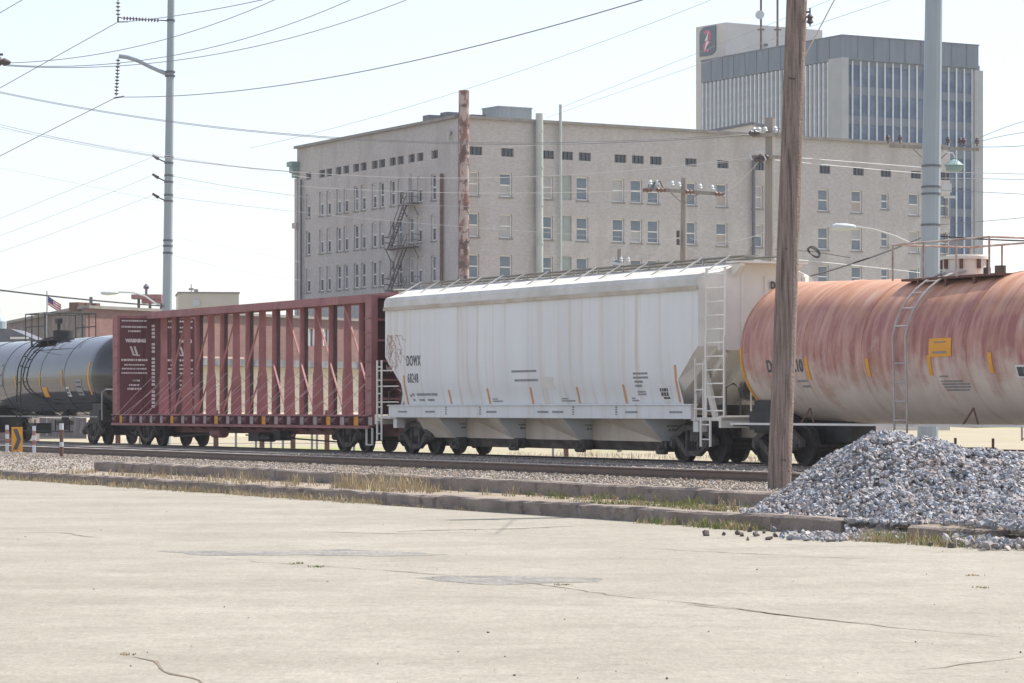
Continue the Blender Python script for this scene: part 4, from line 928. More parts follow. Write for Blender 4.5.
def window(parent, w, h, style, loc, rz):
    key = (round(w, 2), round(h, 2), style)
    if key not in WIN:
        mb = MB(); t = .10
        for x0, x1, z0, z1 in ((-w / 2, -w / 2 + t, 0, h), (w / 2 - t, w / 2, 0, h), (-w / 2 + t, w / 2 - t, 0, t), (-w / 2 + t, w / 2 - t, h - t, h), (-w / 2 + t, w / 2 - t, h / 2 - .05, h / 2 + .05)): mb.bb(x0, x1, 0, .09, z0, z1)
        fr = mb.build('window', M['wframe'], parent)
        up, lo = {'g': ('glass', 'glass'), 'gb': ('glass', 'blind'), 'bg': ('blind', 'glass'), 'b': ('blind', 'blind'), 'd': ('glassd', 'glassd'), 'o': ('glass', 'board'), 'bd': ('blind', 'glassd')}[style]
        for nm, z0, z1 in ((up, h / 2 + .05, h - t), (lo, t, h / 2 - .05)):
            m2 = MB(); m2.bb(-w / 2 + t, w / 2 - t, .04, .06, z0, z1); m2.build('pane' if 'glass' in nm else 'blind' if nm == 'blind' else 'board', M[nm], fr)
        m2 = MB(); m2.bb(-w / 2 - .1, w / 2 + .1, -.22, .02, -.14, -.003); m2.build('sill', M['coping'], fr)
        WIN[key] = fr
        fr.location = loc; fr.rotation_euler.z = rz; return fr
    return copy_tree(WIN[key], parent, loc, rz)
BC = Vector((-4.5, 250, 0)); BL_ = Vector((-20.05, 279.8, 0)); BR = Vector((40.3, 278.5, 0)); BH = 26.15
bld = thing('brick_building', 'large tan brick multi storey building with small windows behind the hopper car', 'building', BC)
mb = MB(); opsR = []; opsL = []; wins = []
rowsR = [(19.75, 21.75), (16.3, 18.3), (12.85, 14.85)]
stR = {473: ('b', 'gb', 'g'), 506: ('gb', 'b', 'g'), 547: ('b', 'g', 'g'), 582.5: ('g', 'g', 'g'), 618.5: ('b', 'g', 'g'), 636.5: ('g', 'gb', 'g'), 653.5: ('g', 'g', 'g'), 691: ('g', 'g', 'b'), 722: ('o', 'o', 'g'), 757.5: ('b', 'bg', 'g'), 788: ('g', 'b', 'g'), 823.5: ('g', 'g', 'g'), 856.8: ('o', 'bg', 'g'), 885: ('g', 'g', 'g'), 914: ('gb', 'b', 'g'), 945: ('g', 'g', 'g')}
LR = (BR - BC).length; dR = (BR - BC) / LR; rzR = math.atan2(dR.y, dR.x)
for px, st in stR.items():
    a = on_line(BC, BR, px); w = 1.2 if px != 885 else .85
    for (z0, z1), s in zip(rowsR, st):
        if px == 885: z0 += .45; z1 -= .1
        opsR.append((a - w / 2, a + w / 2, z0, z1)); wins.append((w, z1 - z0, s, BC + dR * a - Vector((dR.y, -dR.x, 0)) * .16 + Vector((0, 0, z0)), rzR))
gb = []
a = on_line(BC, BR, 565.5)
for z0, z1 in rowsR: opsR.append((a - .62, a + .62, z0 - .05, z1 + .05)); gb.append((a, z0 - .05, z1 + .05))
vents = []
for px in (476, 507.5, 548, 567, 585, 620.5, 638, 656, 691, 723, 759, 788, 825, 858.5, 886, 916, 945):
    a = on_line(BC, BR, px); opsR.append((a - .62, a + .62, 23.15, 23.85)); vents.append((a, dR, BC, rzR))
LL = (BC - BL_).length; dL = (BC - BL_) / LL; rzL = math.atan2(dL.y, dL.x)
rl = random.Random(4)
for px in (308, 321.3, 328.6, 338.6, 345.8, 356, 363.2, 374, 381.6, 392.4, 400, 411, 419.5, 433.4):
    a = on_line(BL_, BC, px); w = .98
    for z0, z1 in rowsR:
        opsL.append((a - w / 2, a + w / 2, z0 - .15, z1 + .05)); wins.append((w, z1 - z0 + .2, rl.choice(('bd', 'bd', 'd', 'bg', 'g')), BL_ + dL * a - Vector((dL.y, -dL.x, 0)) * .16 + Vector((0, 0, z0 - .15)), rzL))
for px in (308.5, 322, 329, 338.5, 346, 356, 363.5, 374.5, 382, 392.5, 400.5, 411.5, 420, 434.5):
    a = on_line(BL_, BC, px); opsL.append((a - .62, a + .62, 23.1, 23.8)); vents.append((a, dL, BL_, rzL))
loc = lambda v: (Vector(v) - BC)
facade(mb, loc(BC), loc(BR), -.3, BH, opsR, .34); facade(mb, loc(BL_), loc(BC), -.3, BH, opsL, .34)
bk = loc(BR) + (BL_ - BC); c0, c1, c2 = loc(BC), loc(BR), loc(BL_)
mb.add([c1 + Vector((0, 0, -.3)), bk + Vector((0, 0, -.3)), bk + Vector((0, 0, BH)), c1 + Vector((0, 0, BH))], [(0, 1, 2, 3)])
mb.add([c2 + Vector((0, 0, -.3)), c2 + Vector((0, 0, BH)), bk + Vector((0, 0, BH)), bk + Vector((0, 0, -.3))], [(0, 1, 2, 3)])
mb.add([x + Vector((0, 0, BH - .5)) for x in (c0, c1, bk, c2)], [(0, 1, 2, 3)])
mb.add([x + Vector((0, 0, 0)) for x in (c0 + Vector((0, 2, 0)), c1 + Vector((-2, 2, 0)), bk, c2 + Vector((1, 0, 0)))], [(0, 1, 2, 3)])
mb.build('wall', M['brick'], bld)
inn = lambda d: Vector((-d.y, d.x, 0))
for w, h, s, p, rz in wins: window(bld, w, h, s, loc(p), rz)
for a, z0, z1 in gb:
    m2 = MB(); m2.bb(-.62, .62, .12, .2, 0, z1 - z0)
    for i in range(1, 5): m2.bb(-.62 + i * .248 - .015, -.62 + i * .248 + .015, .105, .12, 0, z1 - z0)
    for i in range(1, 8): m2.bb(-.62, .62, .107, .12, (z1 - z0) * i / 8 - .015, (z1 - z0) * i / 8 + .015)
    m2.build('glass_block_panel', M['gblock'], bld, loc=loc(BC + dR * a + Vector((0, 0, z0))), rz=rzR)
v0 = None
for a, d, A, rz in vents:
    if v0 is None:
        m2 = MB(); m2.bb(-.62, .62, .2, .26, 0, .7)
        for x in (-.21, .21): m2.bb(x - .03, x + .03, .1, .2, 0, .7)
        v0 = m2.build('vent', M['glassd'], bld); o = v0
    else: o = v0.copy(); COL.objects.link(o)
    o.location = loc(A + d * a + Vector((0, 0, 23.15 if d is dR else 23.1))); o.rotation_euler.z = rz
mb = MB()                               # coping
for A, B in ((c2, c0), (c0, c1)):
    mb.beam(A + Vector((0, 0, BH + .12)), B + Vector((0, 0, BH + .12)), .7, .24)
mb.build('coping', M['coping'], bld)
def wallpt(px, A, B, out=.0): a = on_line(A, B, px); d = (B - A).normalized(); return A + d * a - inn(d) * out
def vpipe(px, A, B, r, z0, z1, name, m, out, n=12, parent=bld):
    p = loc(wallpt(px, A, B, out)); m2 = MB(); m2.tube(p + Vector((0, 0, z0)), p + Vector((0, 0, z1)), r, n=n)
    for z in [z0 + i * 3.2 for i in range(1, int((z1 - z0) / 3.2) + 1)]: m2.tube(p + Vector((0, 0, z - .06)), p + Vector((0, 0, z + .06)), r * 1.12, n=n)
    return m2.build(name, m, parent, smooth=True)
vpipe(460.0, BC, BR, .44, -.1, 28.4, 'chimney_pipe', M['rustpipe'], .62, 20)
vpipe(536.5, BC, BR, .33, -.1, 26.9, 'exhaust_duct', M['duct'], .45, 12); vpipe(558.5, BC, BR, .13, -.1, 27.8, 'vent_pipe', M['duct'], .3, 8)
vpipe(751.5, BC, BR, .17, -.1, 24.4, 'downpipe', M['darkpipe'], .32, 10); vpipe(443.5, BL_, BC, .14, -.1, 21.7, 'downpipe', M['rusty'], .2, 8); vpipe(303.5, BL_, BC, .12, -.1, 23.2, 'downpipe', M['darkpipe'], .25, 8)
mb = MB()                               # teal cornice stub on the far left corner
p = c2; nL = -inn(dL)
mb.box(p + Vector((.0, -.1, 24.2)), (.9, 1.2, .6), rzL); mb.box(p + Vector((.1, -.1, 23.7)), (.7, 1.0, .5), rzL); mb.box(p + Vector((-.05, -.1, 24.7)), (1.15, 1.5, .45), rzL)
mb.build('cornice', M['teal'], bld)
mb = MB(); mb.box(p + Vector((.1, .1, 11.6)), (.6, .5, 23.6), rzL); mb.box(p + Vector((.05, .1, 19.0)), (.9, .8, .5), rzL); mb.build('pilaster', M['brick'], bld)
def roofbox(pxa, pxb, D0, z0, z1, w, m, name, parent, off, lean=None):
    a = at(pxa, HY, D0); b = at(pxb, HY, D0); m2 = MB(); m2.bb(a.x, b.x, D0, D0 + w, z0, z1); return m2.build(name, m, parent, loc=-off)
mb = MB(); A = loc(at(482, HY, 268)); m2 = MB(); m2.box((0, 0, 0), (3.4, 2.7, 2.2), R(32)); m2.box((0, 0, 1.16), (3.5, 2.8, .14), R(32)); m2.build('penthouse', M['pent'], bld, loc=loc(Vector((at(507, HY, 262).x, 262, 26.95))))
for px, w, h in ((433, 1.4, .55), (452, 1.7, .75), (476, 1.6, .6)):
    m2 = MB(); m2.box((0, 0, 0), (w, 1.2, h), R(30)); m2.build('roof_vent', M['darkpipe'], bld, loc=loc(Vector((at(px, HY, 262).x, 262, 26.9 + (.5 if px == 452 else .35)))))
x0, x1, xm = at(713, HY, 272).x, at(779, HY, 272).x, at(752, HY, 272).x; m2 = MB()
m2.add([(x0, 276, 25.5), (xm, 272, 25.5), (x1, 274, 25.5), (x1, 279, 25.5), (x0, 281, 25.5), (x0, 276, 27.4), (xm, 272, 27.75), (x1, 274, 27.4), (x1, 279, 27.4), (x0, 281, 27.4)], [(0, 1, 6, 5), (1, 2, 7, 6), (2, 3, 8, 7), (3, 4, 9, 8), (4, 0, 5, 9), (5, 6, 7, 8, 9)])
ph = m2.build('penthouse', M['creamb'], bld, loc=-BC)
m2 = MB(); m2.beam((x0 - .1, 275.9, 27.45), (xm, 271.9, 27.8), .4, .2); m2.beam((xm, 271.9, 27.8), (x1 + .1, 273.9, 27.45), .4, .2); m2.build('roof_edge', M['darkpipe'], ph)
m2 = MB(); m2.bb(xm + .2, xm + 1.5, 271.8, 272.2, 26.3, 26.9); m2.build('vent', M['glassd'], ph)
# fire escape on the left face
mb = MB(); nl = -inn(dL)
def fe(px, out, z): return loc(wallpt(px + 4 + 5.5 * out, BL_, BC, out)) + Vector((0, 0, z))
for z, (pa, pb) in ((19.5, (402, 415)), (15.8, (386, 416)), (12.2, (386, 416))):
    mb.add([fe(pa, .05, z), fe(pb, .05, z), fe(pb, 1.2, z), fe(pa, 1.2, z), fe(pa, .05, z - .08), fe(pb, .05, z - .08), fe(pb, 1.2, z - .08), fe(pa, 1.2, z - .08)], [(0, 1, 2, 3), (7, 6, 5, 4), (0, 4, 5, 1), (1, 5, 6, 2), (2, 6, 7, 3), (3, 7, 4, 0)])
    for h in (.5, 1.0): mb.beam(fe(pa, 1.2, z + h), fe(pb, 1.2, z + h), .05, .05); mb.beam(fe(pa, .05, z + h), fe(pa, 1.2, z + h), .05, .05); mb.beam(fe(pb, .05, z + h), fe(pb, 1.2, z + h), .05, .05)
    for i in range(5): q = pa + (pb - pa) * i / 4; mb.beam(fe(q, 1.2, z), fe(q, 1.2, z + 1), .04, .04)
    for q in (pa + 1, pb - 1): mb.beam(fe(q, .02, z - 1.0), fe(q, 1.1, z - .05), .06, .06)
for (pa, za), (pb, zb) in (((405, 19.5), (389, 15.8)), ((405, 15.8), (389, 12.2)), ((405, 12.2), (389, 8.5))):
    for o in (.45, 1.05): mb.beam(fe(pa, o, za), fe(pb, o, zb), .09, .14); mb.beam(fe(pa, o, za + .9), fe(pb, o, zb + .9), .05, .05)
    for i in range(14): k = i / 14; mb.beam(fe(pa + (pb - pa) * k, .45, za + (zb - za) * k), fe(pa + (pb - pa) * k, 1.05, za + (zb - za) * k), .16, .03)
mb.beam(fe(411.5, .9, 19.5), fe(411.5, .9, 22), .06, .06)
mb.build('fire_escape', M['iron'], bld)
m2 = MB(); m2.tube(fe(446, .0, 25.0), fe(446, .35, 25.0), .18, n=10); m2.tube(fe(446, .3, 24.3), fe(446, .3, 25.2), .1, n=8); m2.build('wall_lamp', M['duct'], bld)

# ------------------------------------------------------------------ office tower
TC = at(842, HY, 400); TC.z = 0; TLf = at(700, HY, 430); TLf.z = 0; TR = at(982, HY, 411.6); TR.z = 0; TH = 51.7
tw = thing('office_tower', 'tall office tower with pale vertical fins and blue glass behind the brick building', 'building', TC)
l2 = lambda v: Vector(v) - TC
a0, a1, a2 = l2(TLf), l2(TC), l2(TR); a3 = a2 + (a0 - a1)
dl = (a1 - a0).normalized(); dr_ = (a2 - a1).normalized(); nl = -inn(dl); nr = -inn(dr_)
def block(mb, pts, z0, z1):
    n = len(pts); mb.add([p + Vector((0, 0, z0)) for p in pts] + [p + Vector((0, 0, z1)) for p in pts], [tuple(range(n))] + [tuple(range(n, 2 * n))] + [(i, (i + 1) % n, n + (i + 1) % n, n + i) for i in range(n)]); return mb
mb = MB(); block(mb, [a0 + nr * -.6 - nl * .6, a1 - nl * .6 - nr * .6, a2 - nr * .6 - nl * 0, a3], -.2, 48.6); mb.build('glass_wall', M['tglass'], tw)
mb = MB(); block(mb, [a0 + dl * .3, a1, a2 - dr_ * .6, a3 - dr_ * .3], 48.6, TH); bn = mb.build('top_band', M['tband'], tw)
mb = MB()
for i in range(1, 9): p = a1 + dr_ * (a2 - a1).length * i / 9; mb.box(p + nr * .02 + Vector((0, 0, 50.2)), (.16, .1, 3.0), math.atan2(dr_.y, dr_.x))
for i in range(1, 12): p = a1 - dl * (a1 - a0).length * i / 12; mb.box(p + nl * .02 + Vector((0, 0, 50.2)), (.1, .08, 3.0), math.atan2(dl.y, dl.x))
block(mb, [a0 + dl * .25 + nl * .1, a1 + nl * .1 + nr * .1, a2 - dr_ * .5 + nr * .1, a2 - dr_ * .5 - nr * .1, a1 - nl * .1 - nr * .1, a0 + dl * .25 - nl * .1], TH, TH + .15); mb.build('joint', M['darkpipe'], bn)
LA, LB = (a1 - a0).length, (a2 - a1).length
mb = MB()
for z in [48.5 - 3.95 * i for i in range(12)]:
    mb.cut().beam(a0 - nl * .56 + Vector((0, 0, z)), a1 - nl * .56 - dl * .4 + Vector((0, 0, z)), .14, 1.1); mb.cut().beam(a1 - nr * .56 + dr_ * .4 + Vector((0, 0, z)), a2 - nr * .56 + Vector((0, 0, z)), .14, 1.1)
mb.build('spandrel', M['tband'], tw)
fins = {}
def fin(key, p, w, d, rz, z1):
    if key not in fins: m2 = MB(); m2.bb(-w / 2, w / 2, -d / 2, d / 2, -.2, z1); fins[key] = m2.build('fin', M['tfin'], tw); o = fins[key]
    else: o = fins[key].copy(); COL.objects.link(o)
    o.location = p; o.rotation_euler.z = rz
pc = on_line(a0 + TC, a1 + TC, 832)
for i in range(32): fin('l', a0 + dl * (.5 + (pc - .6) * i / 31) - nl * .25, .27, .42, math.atan2(dl.y, dl.x), 48.5)
for i in range(16): fin('r', a1 + dr_ * (2.0 + (LB - 3.4) * i / 15) - nr * .42, .20, .16, math.atan2(dr_.y, dr_.x), 48.5)
mb = MB(); block(mb, [a1 - dl * 3.0 + nl * .12, a1 + nl * .12 + nr * .12, a1 + dr_ * 1.0 + nr * .12, a1 + dr_ * 1.0 - nr * .9, a1 - dl * 3.0 - nl * .9], -.2, 48.8)
block(mb, [a2 - dr_ * 1.3 + nr * .12, a2 + nr * .12 + dr_ * .1, a2 + dr_ * .1 - nr * 2, a2 - dr_ * 1.3 - nr * 2], -.2, 48.3); mb.build('pier', M['tpier'], tw)
# service core with the logo
k1 = l2(at(725.7, HY, 429)); k1.z = 0; k0 = l2(at(696, HY, 434.6)); k0.z = 0; k2 = l2(at(822.4, HY, 438)); k2.z = 0; k3 = k2 + (k0 - k1) * 1.0
k0.z = k1.z = k2.z = k3.z = 0
mb = MB(); block(mb, [k0, k1, k2, k3], -.2, 57.2); core = mb.build('service_core', M['core'], tw)
dk = (k1 - k0).normalized(); nk = -inn(dk); LK = (k1 - k0).length
def lg(x, z, e=0): return k0 + dk * (x * LK) + nk * (.05 + e) + Vector((0, 0, z))
def slab(mb, pts, e0, e1):
    n = len(pts); mb.add([lg(x, z, e0) for x, z in pts] + [lg(x, z, e1) for x, z in pts], [tuple(range(n)), tuple(range(2 * n - 1, n - 1, -1))] + [(i, (i + 1) % n, n + (i + 1) % n, n + i) for i in range(n)])
lz = lambda y, px=707: 1.9 + (HY - y) * 432 / F
q = []; xL, xR, zB, zT = .15, .69, lz(55.5), lz(26.5)
q = [(xL, zB), (xR - .2, zB)] + [(xR - .2 + .2 * math.sin(R(a)), zB + 1.0 - 1.0 * math.cos(R(a))) for a in (20, 45, 70, 90)] + [(xR, zT), (xL + .2, zT)] + [(xL + .2 - .2 * math.sin(R(a)), zT - 1.0 + 1.0 * math.cos(R(a))) for a in (20, 45, 70, 90)]
mb = MB(); slab(mb, q, 0, .14); lo = mb.build('logo_panel', M['logod'], core)
cx, cz = (xL + xR) / 2, (zB + zT) / 2
mb = MB()
for sx, dz in ((-1, .75), (1, -.75)):
    P = []
    for i in range(13):
        a = R(40 + 250 * i / 12); P.append((cx + sx * (.01 + -.11 * math.cos(a) * -1 * 1), cz + dz + .62 * math.sin(a)))
    for u, v in zip(P[:-1], P[1:]): mb.beam(lg(*u, .17), lg(*v, .17), .42, .06, nk)
mb.build('logo_swirl', M['logop'], lo)
mb = MB(); slab(mb, [(cx + .07, cz + 1.5), (cx - .07, cz + .05), (cx + .0, cz + .15), (cx - .09, cz - 1.5), (cx + .08, cz - .05), (cx + .0, cz - .1)], .21, .26); mb.build('logo_bolt', M['white'], lo)
mb = MB(); p = l2(at(752, HY, 431)); 
for px, y in ((750, 44), (766, 45)): p = l2(at(px, y, 432.4)); mb.cut().box(p, (.5, .6, .3))
mb.build('vent', M['glassd'], core)
def mast(px, ytop, y0, name, dish=None):
    p = l2(at(px, y0, 428)); t = l2(at(px, ytop, 428)); m2 = MB(); m2.tube(p, t, .16, n=8); m2.box(p.lerp(t, .35), (1.0, .2, .2)); r = m2.build(name, M['rusty'], tw)
    if dish is not None: p = l2(at(px - 1, dish, 427.5)); m3 = MB(); m3.lathe([(.05, -.25), (.35, -.18), (.55, -.05), (.66, .12), (.6, .12), (.3, -.1), (.05, -.15)], p, (-.3, -1, .1), 20); m3.build('dish', M['lamp'], r, smooth=True)
mast(761, -12, 52, 'antenna_mast', 15); mast(777.5, -8, 50, 'antenna_mast')

# ------------------------------------------------------------------ low buildings behind the left cars
def P0(px, D): v = at(px, HY, D); v.z = 0; return v
A = P0(-14, 250); B = P0(86, 200); C = P0(420, 238)
h1 = 1.9 + (HY - 308.3) * 200 / F
lb = thing('low_brick_building', 'long low brick building with a shaded grey left face and red right face', 'building', B)
off = lambda v: Vector(v) - B
mb = MB(); facade(mb, off(A), off(B), -.2, h1, [], .3); bk = off(A) + off(C)
mb.add([off(A) + Vector((0, 0, h1 - .3)), off(B) + Vector((0, 0, h1 - .3)), off(C) + Vector((0, 0, h1 - .3)), bk + Vector((0, 0, h1 - .3))], [(0, 1, 2, 3)]); mb.add([off(A), bk, bk + Vector((0, 0, h1)), off(A) + Vector((0, 0, h1))], [(0, 1, 2, 3)]); mb.add([off(C), bk, bk + Vector((0, 0, h1)), off(C) + Vector((0, 0, h1))], [(0, 1, 2, 3)])
mb.build('grey_wall', M['greybrick'], lb)  # shade put into the colour: left face greyed against the red one
dB = (C - B).normalized(); rzB = math.atan2(dB.y, dB.x); zA = 1.9 + (HY - 362) * 205 / F
ops = []
lw = []
for px in (311, 326): a = on_line(B, C, px); z0, z1 = 1.9 + (HY - 346) * (B + dB * a).y / F, 1.9 + (HY - 329) * (B + dB * a).y / F; ops.append((a - .38, a + .38, z0, z1)); lw.append((a, z0, z1))
mb = MB(); facade(mb, off(B), off(C), zA, h1, ops, .3); mb.build('red_wall', M['redbrick'], lb)
for a, z0, z1 in lw:
    m2 = MB(); m2.bb(-.38, .38, .15, .2, 0, z1 - z0); pn = m2.build('window', M['glass'], lb, loc=off(B + dB * a + Vector((0, 0, z0))), rz=rzB)
    m2 = MB(); m2.bb(-.44, -.36, -.02, .12, 0, z1 - z0); m2.bb(.36, .44, -.02, .12, 0, z1 - z0); m2.bb(-.03, .03, .1, .15, 0, z1 - z0); m2.build('frame', M['wframe'], pn)
mb = MB(); facade(mb, off(B), off(C), -.2, zA, [], .3); mb.v = [(x, y + .25, z) for x, y, z in mb.v]; mb.build('dock_wall', M['cream'], lb)
mb = MB(); LBC = (C - B).length
mb.beam(off(B) - inn(dB) * .5 + Vector((0, 0, zA + .1)), off(C) - inn(dB) * .5 + Vector((0, 0, zA + .1)), 1.3, .5); mb.build('awning', M['awn'], lb)
mb = MB(); mb.beam(off(B + dB * 9) - inn(dB) * 1.0 + Vector((0, 0, zA + .42)), off(B + dB * 17) - inn(dB) * 1.0 + Vector((0, 0, zA + .42)), .3, .12); mb.build('awning_edge', M['spray'], lb)
mb = MB(); 
for Q, T in ((A, B), (B, C)): mb.beam(off(Q) + Vector((0, 0, h1 + .1)), off(T) + Vector((0, 0, h1 + .1)), .5, .2)
mb.build('coping', M['coping'], lb)
mb = MB(); m_ = MB()
for px, w in ((101, .7), (108, .6), (117, .5)): a = on_line(B, C, px); p = off(B + dB * a) + inn(dB) * 2; mb.cut().box(p + Vector((0, 0, h1 + .2)), (w, .8, .55), rzB)
mb.build('roof_vent', M['rusty'], lb)
p = off(P0(91, 212)); mb = MB(); mb.tube(p + Vector((0, 0, h1 - .5)), p + Vector((0, 0, 1.9 + (HY - 297) * 212 / F)), .12, n=8); mb.build('vent_pipe', M['darkpipe'], lb)
mb = MB(); p = off(A).lerp(off(B), .68) - inn((B - A).normalized()) * .06; mb.box(p + Vector((0, 0, 4.4)), (3.4, .1, 4.0), math.atan2((B - A).y, (B - A).x)); mb.build('loading_door', M['bluegrey'], lb)
# pale block building with antennas
D = 300; b2 = thing('block_building', 'plain pale flat roofed block building behind the left steel pole', 'building', P0(202, D))
zt_ = 1.9 + (HY - 293) * D / F; mb = MB(); mb.box((0, 5, zt_ / 2), (6.0, 9, zt_), R(8)); bw = mb.build('wall', M['creamb'], b2)
mb = MB(); mb.box((0, 5, zt_ + .06), (6.2, 9.2, .14), R(8)); mb.build('roof', M['coping'], b2)
mb = MB(); mb.box((-.6, .35, zt_ - 1.0), (.7, .2, .6), R(8)); mb.build('vent', M['lamp'], b2)
mb = MB(); mb.tube((-1.4, 3, zt_), (-1.4, 3, zt_ + 1.0), .05, n=6); mb.box((-1.4, 3, zt_ + .5), (.5, .1, .2)); mb.box((-.9, 3, zt_ + .25), (.4, .4, .5)); mb.build('antenna', M['grey'], b2)
# red rooftop structure
D = 240; r1 = thing('red_roof_structure', 'small dark red platform with a finial on the low brick roof line', 'structure', P0(150, D))
zb = 1.9 + (HY - 310) * D / F; z2 = 1.9 + (HY - 296) * D / F
mb = MB()
for x in (-.9, .0, .9): mb.bb(x - .1, x + .1, -.1, .1, 0 if x == 0 else zb, z2)
mb.build('leg', M['rusty'], r1)
mb = MB(); mb.bb(-1.4, 1.0, -.8, .8, z2 - .25, z2 + .1); mb.bb(-.6, 1.0, -.7, .7, z2 - .6, z2 - .25); mb.build('deck', M['brace'], r1)
mb = MB(); mb.tube((-.3, 0, z2), (-.3, 0, z2 + .55), .1, n=8); mb.lathe([(.05, 0), (.22, .1), (.24, .25), (.1, .42), (.02, .5)], (-.3, 0, z2 + .5), (0, 0, 1), 12); mb.build('finial', M['darkpipe'], r1)
# flag
D = 215; fl = thing('flag_pole', 'flagpole with a small red, white and blue flag above the low brick roof', 'flag', P0(47, D)); zf = 1.9 + (HY - 292.5) * D / F
mb = MB(); mb.tube((0, 0, 0), (0, 0, zf), .05, n=8); mb.lathe([(.02, -.08), (.08, 0), (.02, .08)], (0, 0, zf + .06), (0, 0, 1), 8); mb.build('pole', M['lamp'], fl)
def flag(mb, u0, u1, v0, v1, off=0):
    n = 8; vs = []
    for i in range(n + 1):
        uu = u0 + (u1 - u0) * i / n
        for v in (v0, v1): vs.append((.06 + uu * .95, .09 * math.sin(uu * 9) + off, zf - .25 - uu * .62 - v * .62))
    mb.add(vs, [(2 * i, 2 * i + 1, 2 * i + 3, 2 * i + 2) for i in range(n)])
    mb.add([(x, y + .01, z) for x, y, z in vs], [(2 * i + 2, 2 * i + 3, 2 * i + 1, 2 * i) for i in range(n)])
mb = MB()
for i in range(0, 7, 2): flag(mb, 0 if i > 3 else .4, 1, i / 7, (i + 1) / 7)
fo = mb.build('red_stripes', M['flagr'], fl); mb = MB()
for i in range(1, 7, 2): flag(mb, 0 if i > 3 else .4, 1, i / 7, (i + 1) / 7)
mb.build('white_stripes', M['white'], fl); mb = MB(); flag(mb, 0, .4, 0, 4 / 7, -.01); mb.build('blue_canton', M['flagb'], fl)
# blue-grey silo and shed at the far left
D = 175; s1 = thing('metal_hopper_bin', 'blue grey sheet metal bin rising behind the dark roofed shed', 'bin', P0(-4, D))
mb = MB(); mb.lathe([(.62, 4.2), (.62, 7.0), (.25, 7.5), (.2, 8.6), (.08, 8.75)], (0, 0, 0), (0, 0, 1), 16); mb.build('shell', M['bluegrey'], s1, smooth=False)
mb = MB()
for sx in (-.5, .5): mb.tube((sx, -.3, 0), (sx, -.3, 4.3), .07, n=6); mb.tube((sx, .3, 0), (sx, .3, 4.3), .07, n=6)
mb.build('leg', M['grey'], s1)
D = 165; s2 = thing('dark_roofed_shed', 'low shed with a dark sloping roof glimpsed over the black tank car', 'shed', P0(8, D))
zr = 1.9 + (HY - 328) * D / F; mb = MB(); mb.bb(-2.0, 1.1, 0, 4, 0, zr - .7); mb.build('wall', M['greybrick'], s2)
mb = MB(); mb.prism([(-2.3, zr), (.2, zr - .05), (1.6, zr - .65), (1.6, zr - .8), (-2.3, zr - .75)], 'y', -.4, 4.4); mb.build('roof', M['darkpipe'], s2)
mb = MB(); mb.bb(.2, 1.2, -.5, -.42, zr - .62, zr - .5); mb.build('gutter', M['white'], s2)

# ------------------------------------------------------------------ field fence beyond the tracks
fn = thing('wire_fence', 'rusty post and wire fence beyond the tracks under the maroon car', 'fence', tp(-20, 14))
for i in range(16):
    px = (118, 140, 160, 216, 236, 256, 262, 271, 283, 293, 312, 317, 327, 354, 553, 566)[i]; D = 122; p = P0(px, D) - tp(-20, 14); hgt = (1.9, 1.5, 1.7)[i % 3]
    mb = MB(); mb.box(p + Vector((0, 0, hgt / 2 - .05)), ((.2, .09, .09)[i % 3], .1, hgt)); mb.build('post', M['rusty'] if i % 3 == 0 else M['grey'], fn)
mb = MB()
for z in (.5, 1.0, 1.4):
    mb.tube(P0(100, 122) - tp(-20, 14) + Vector((0, 0, z)), P0(580, 122) - tp(-20, 14) + Vector((0, 0, z)), .012, n=4)
mb.build('fence_wire', M['grey'], fn)
# ------------------------------------------------------------------ poles
def insulator_string(parent, p, q, n=9, r=.09, name='insulator_string'):
    p = Vector(p); q = Vector(q); mb = MB(); mb.tube(p, q, .02, n=6); d = (q - p)
    for i in range(n): mb.lathe([(.02, -.04), (r, -.02), (r * .9, .01), (.04, .05)], p + d * ((i + .7) / (n + .4)), d, 12)
    return mb.build(name, M['insul'], parent, smooth=True)
def pin_insulator(mb, p, h=.26, r=.09): mb.lathe([(.03, 0), (.03, h * .3), (r, h * .35), (r * .7, h * .6), (r * .85, h * .7), (r * .4, h)], p, (0, 0, 1), 10)
# left steel transmission pole
DL = 150; lp = thing('steel_transmission_pole', 'tall tapered grey steel pole behind the maroon car with a curved arm', 'utility pole', P0(166, DL))
q = lambda px, y, dd=0: at(px, y, DL + dd) - P0(166, DL)
mb = MB(); mb.tube(q(165.3, 446), q(171.5, -30), .27, .17, 12); mb.build('shaft', M['steelp'], lp)
mb = MB()
for y, k in ((72, 1.35), (76, 1.35), (157, 1.1), (163, 1.1), (175.5, 1.1), (182, 1.1), (195, 1.1), (201, 1.1), (240.5, 1.1), (246, 1.1), (253, 1.1), (20.5, 1.2)):
    x = 165.3 + (446 - y) / 476 * 6.2; r = .27 - .10 * (446 - y) / 476; mb.cut().tube(q(x, y - 1), q(x, y + 1), r * k, n=12)
mb.build('band', M['darkpipe'], lp)
mb = MB(); pts = [q(168, 74.5), q(160, 71), q(150, 66.5), q(138, 60.5), q(128, 57.3), q(119, 56)]; mb.sweep(pts, .11, 8); mb.build('curved_arm', M['steelp'], lp)
insulator_string(lp, q(118.2, 58), q(116.2, 96), 11, .12)
insulator_string(lp, q(118, -30), q(118, 17), 12, .12); insulator_string(lp, q(122, 18), q(160, 20.3), 12, .12)
mb = MB(); mb.tube(q(160, 20.3), q(170, 20.8), .03, n=6); mb.tube(q(118, 17), q(122, 18), .03, n=6); mb.tube(q(118, 22), q(118, 17), .05, n=6); mb.tube(q(118, 22), q(128, 21.8), .03, n=6); mb.tube(q(114, 98), q(124, 96.5), .04, n=6); mb.build('clamp', M['insul'], lp)
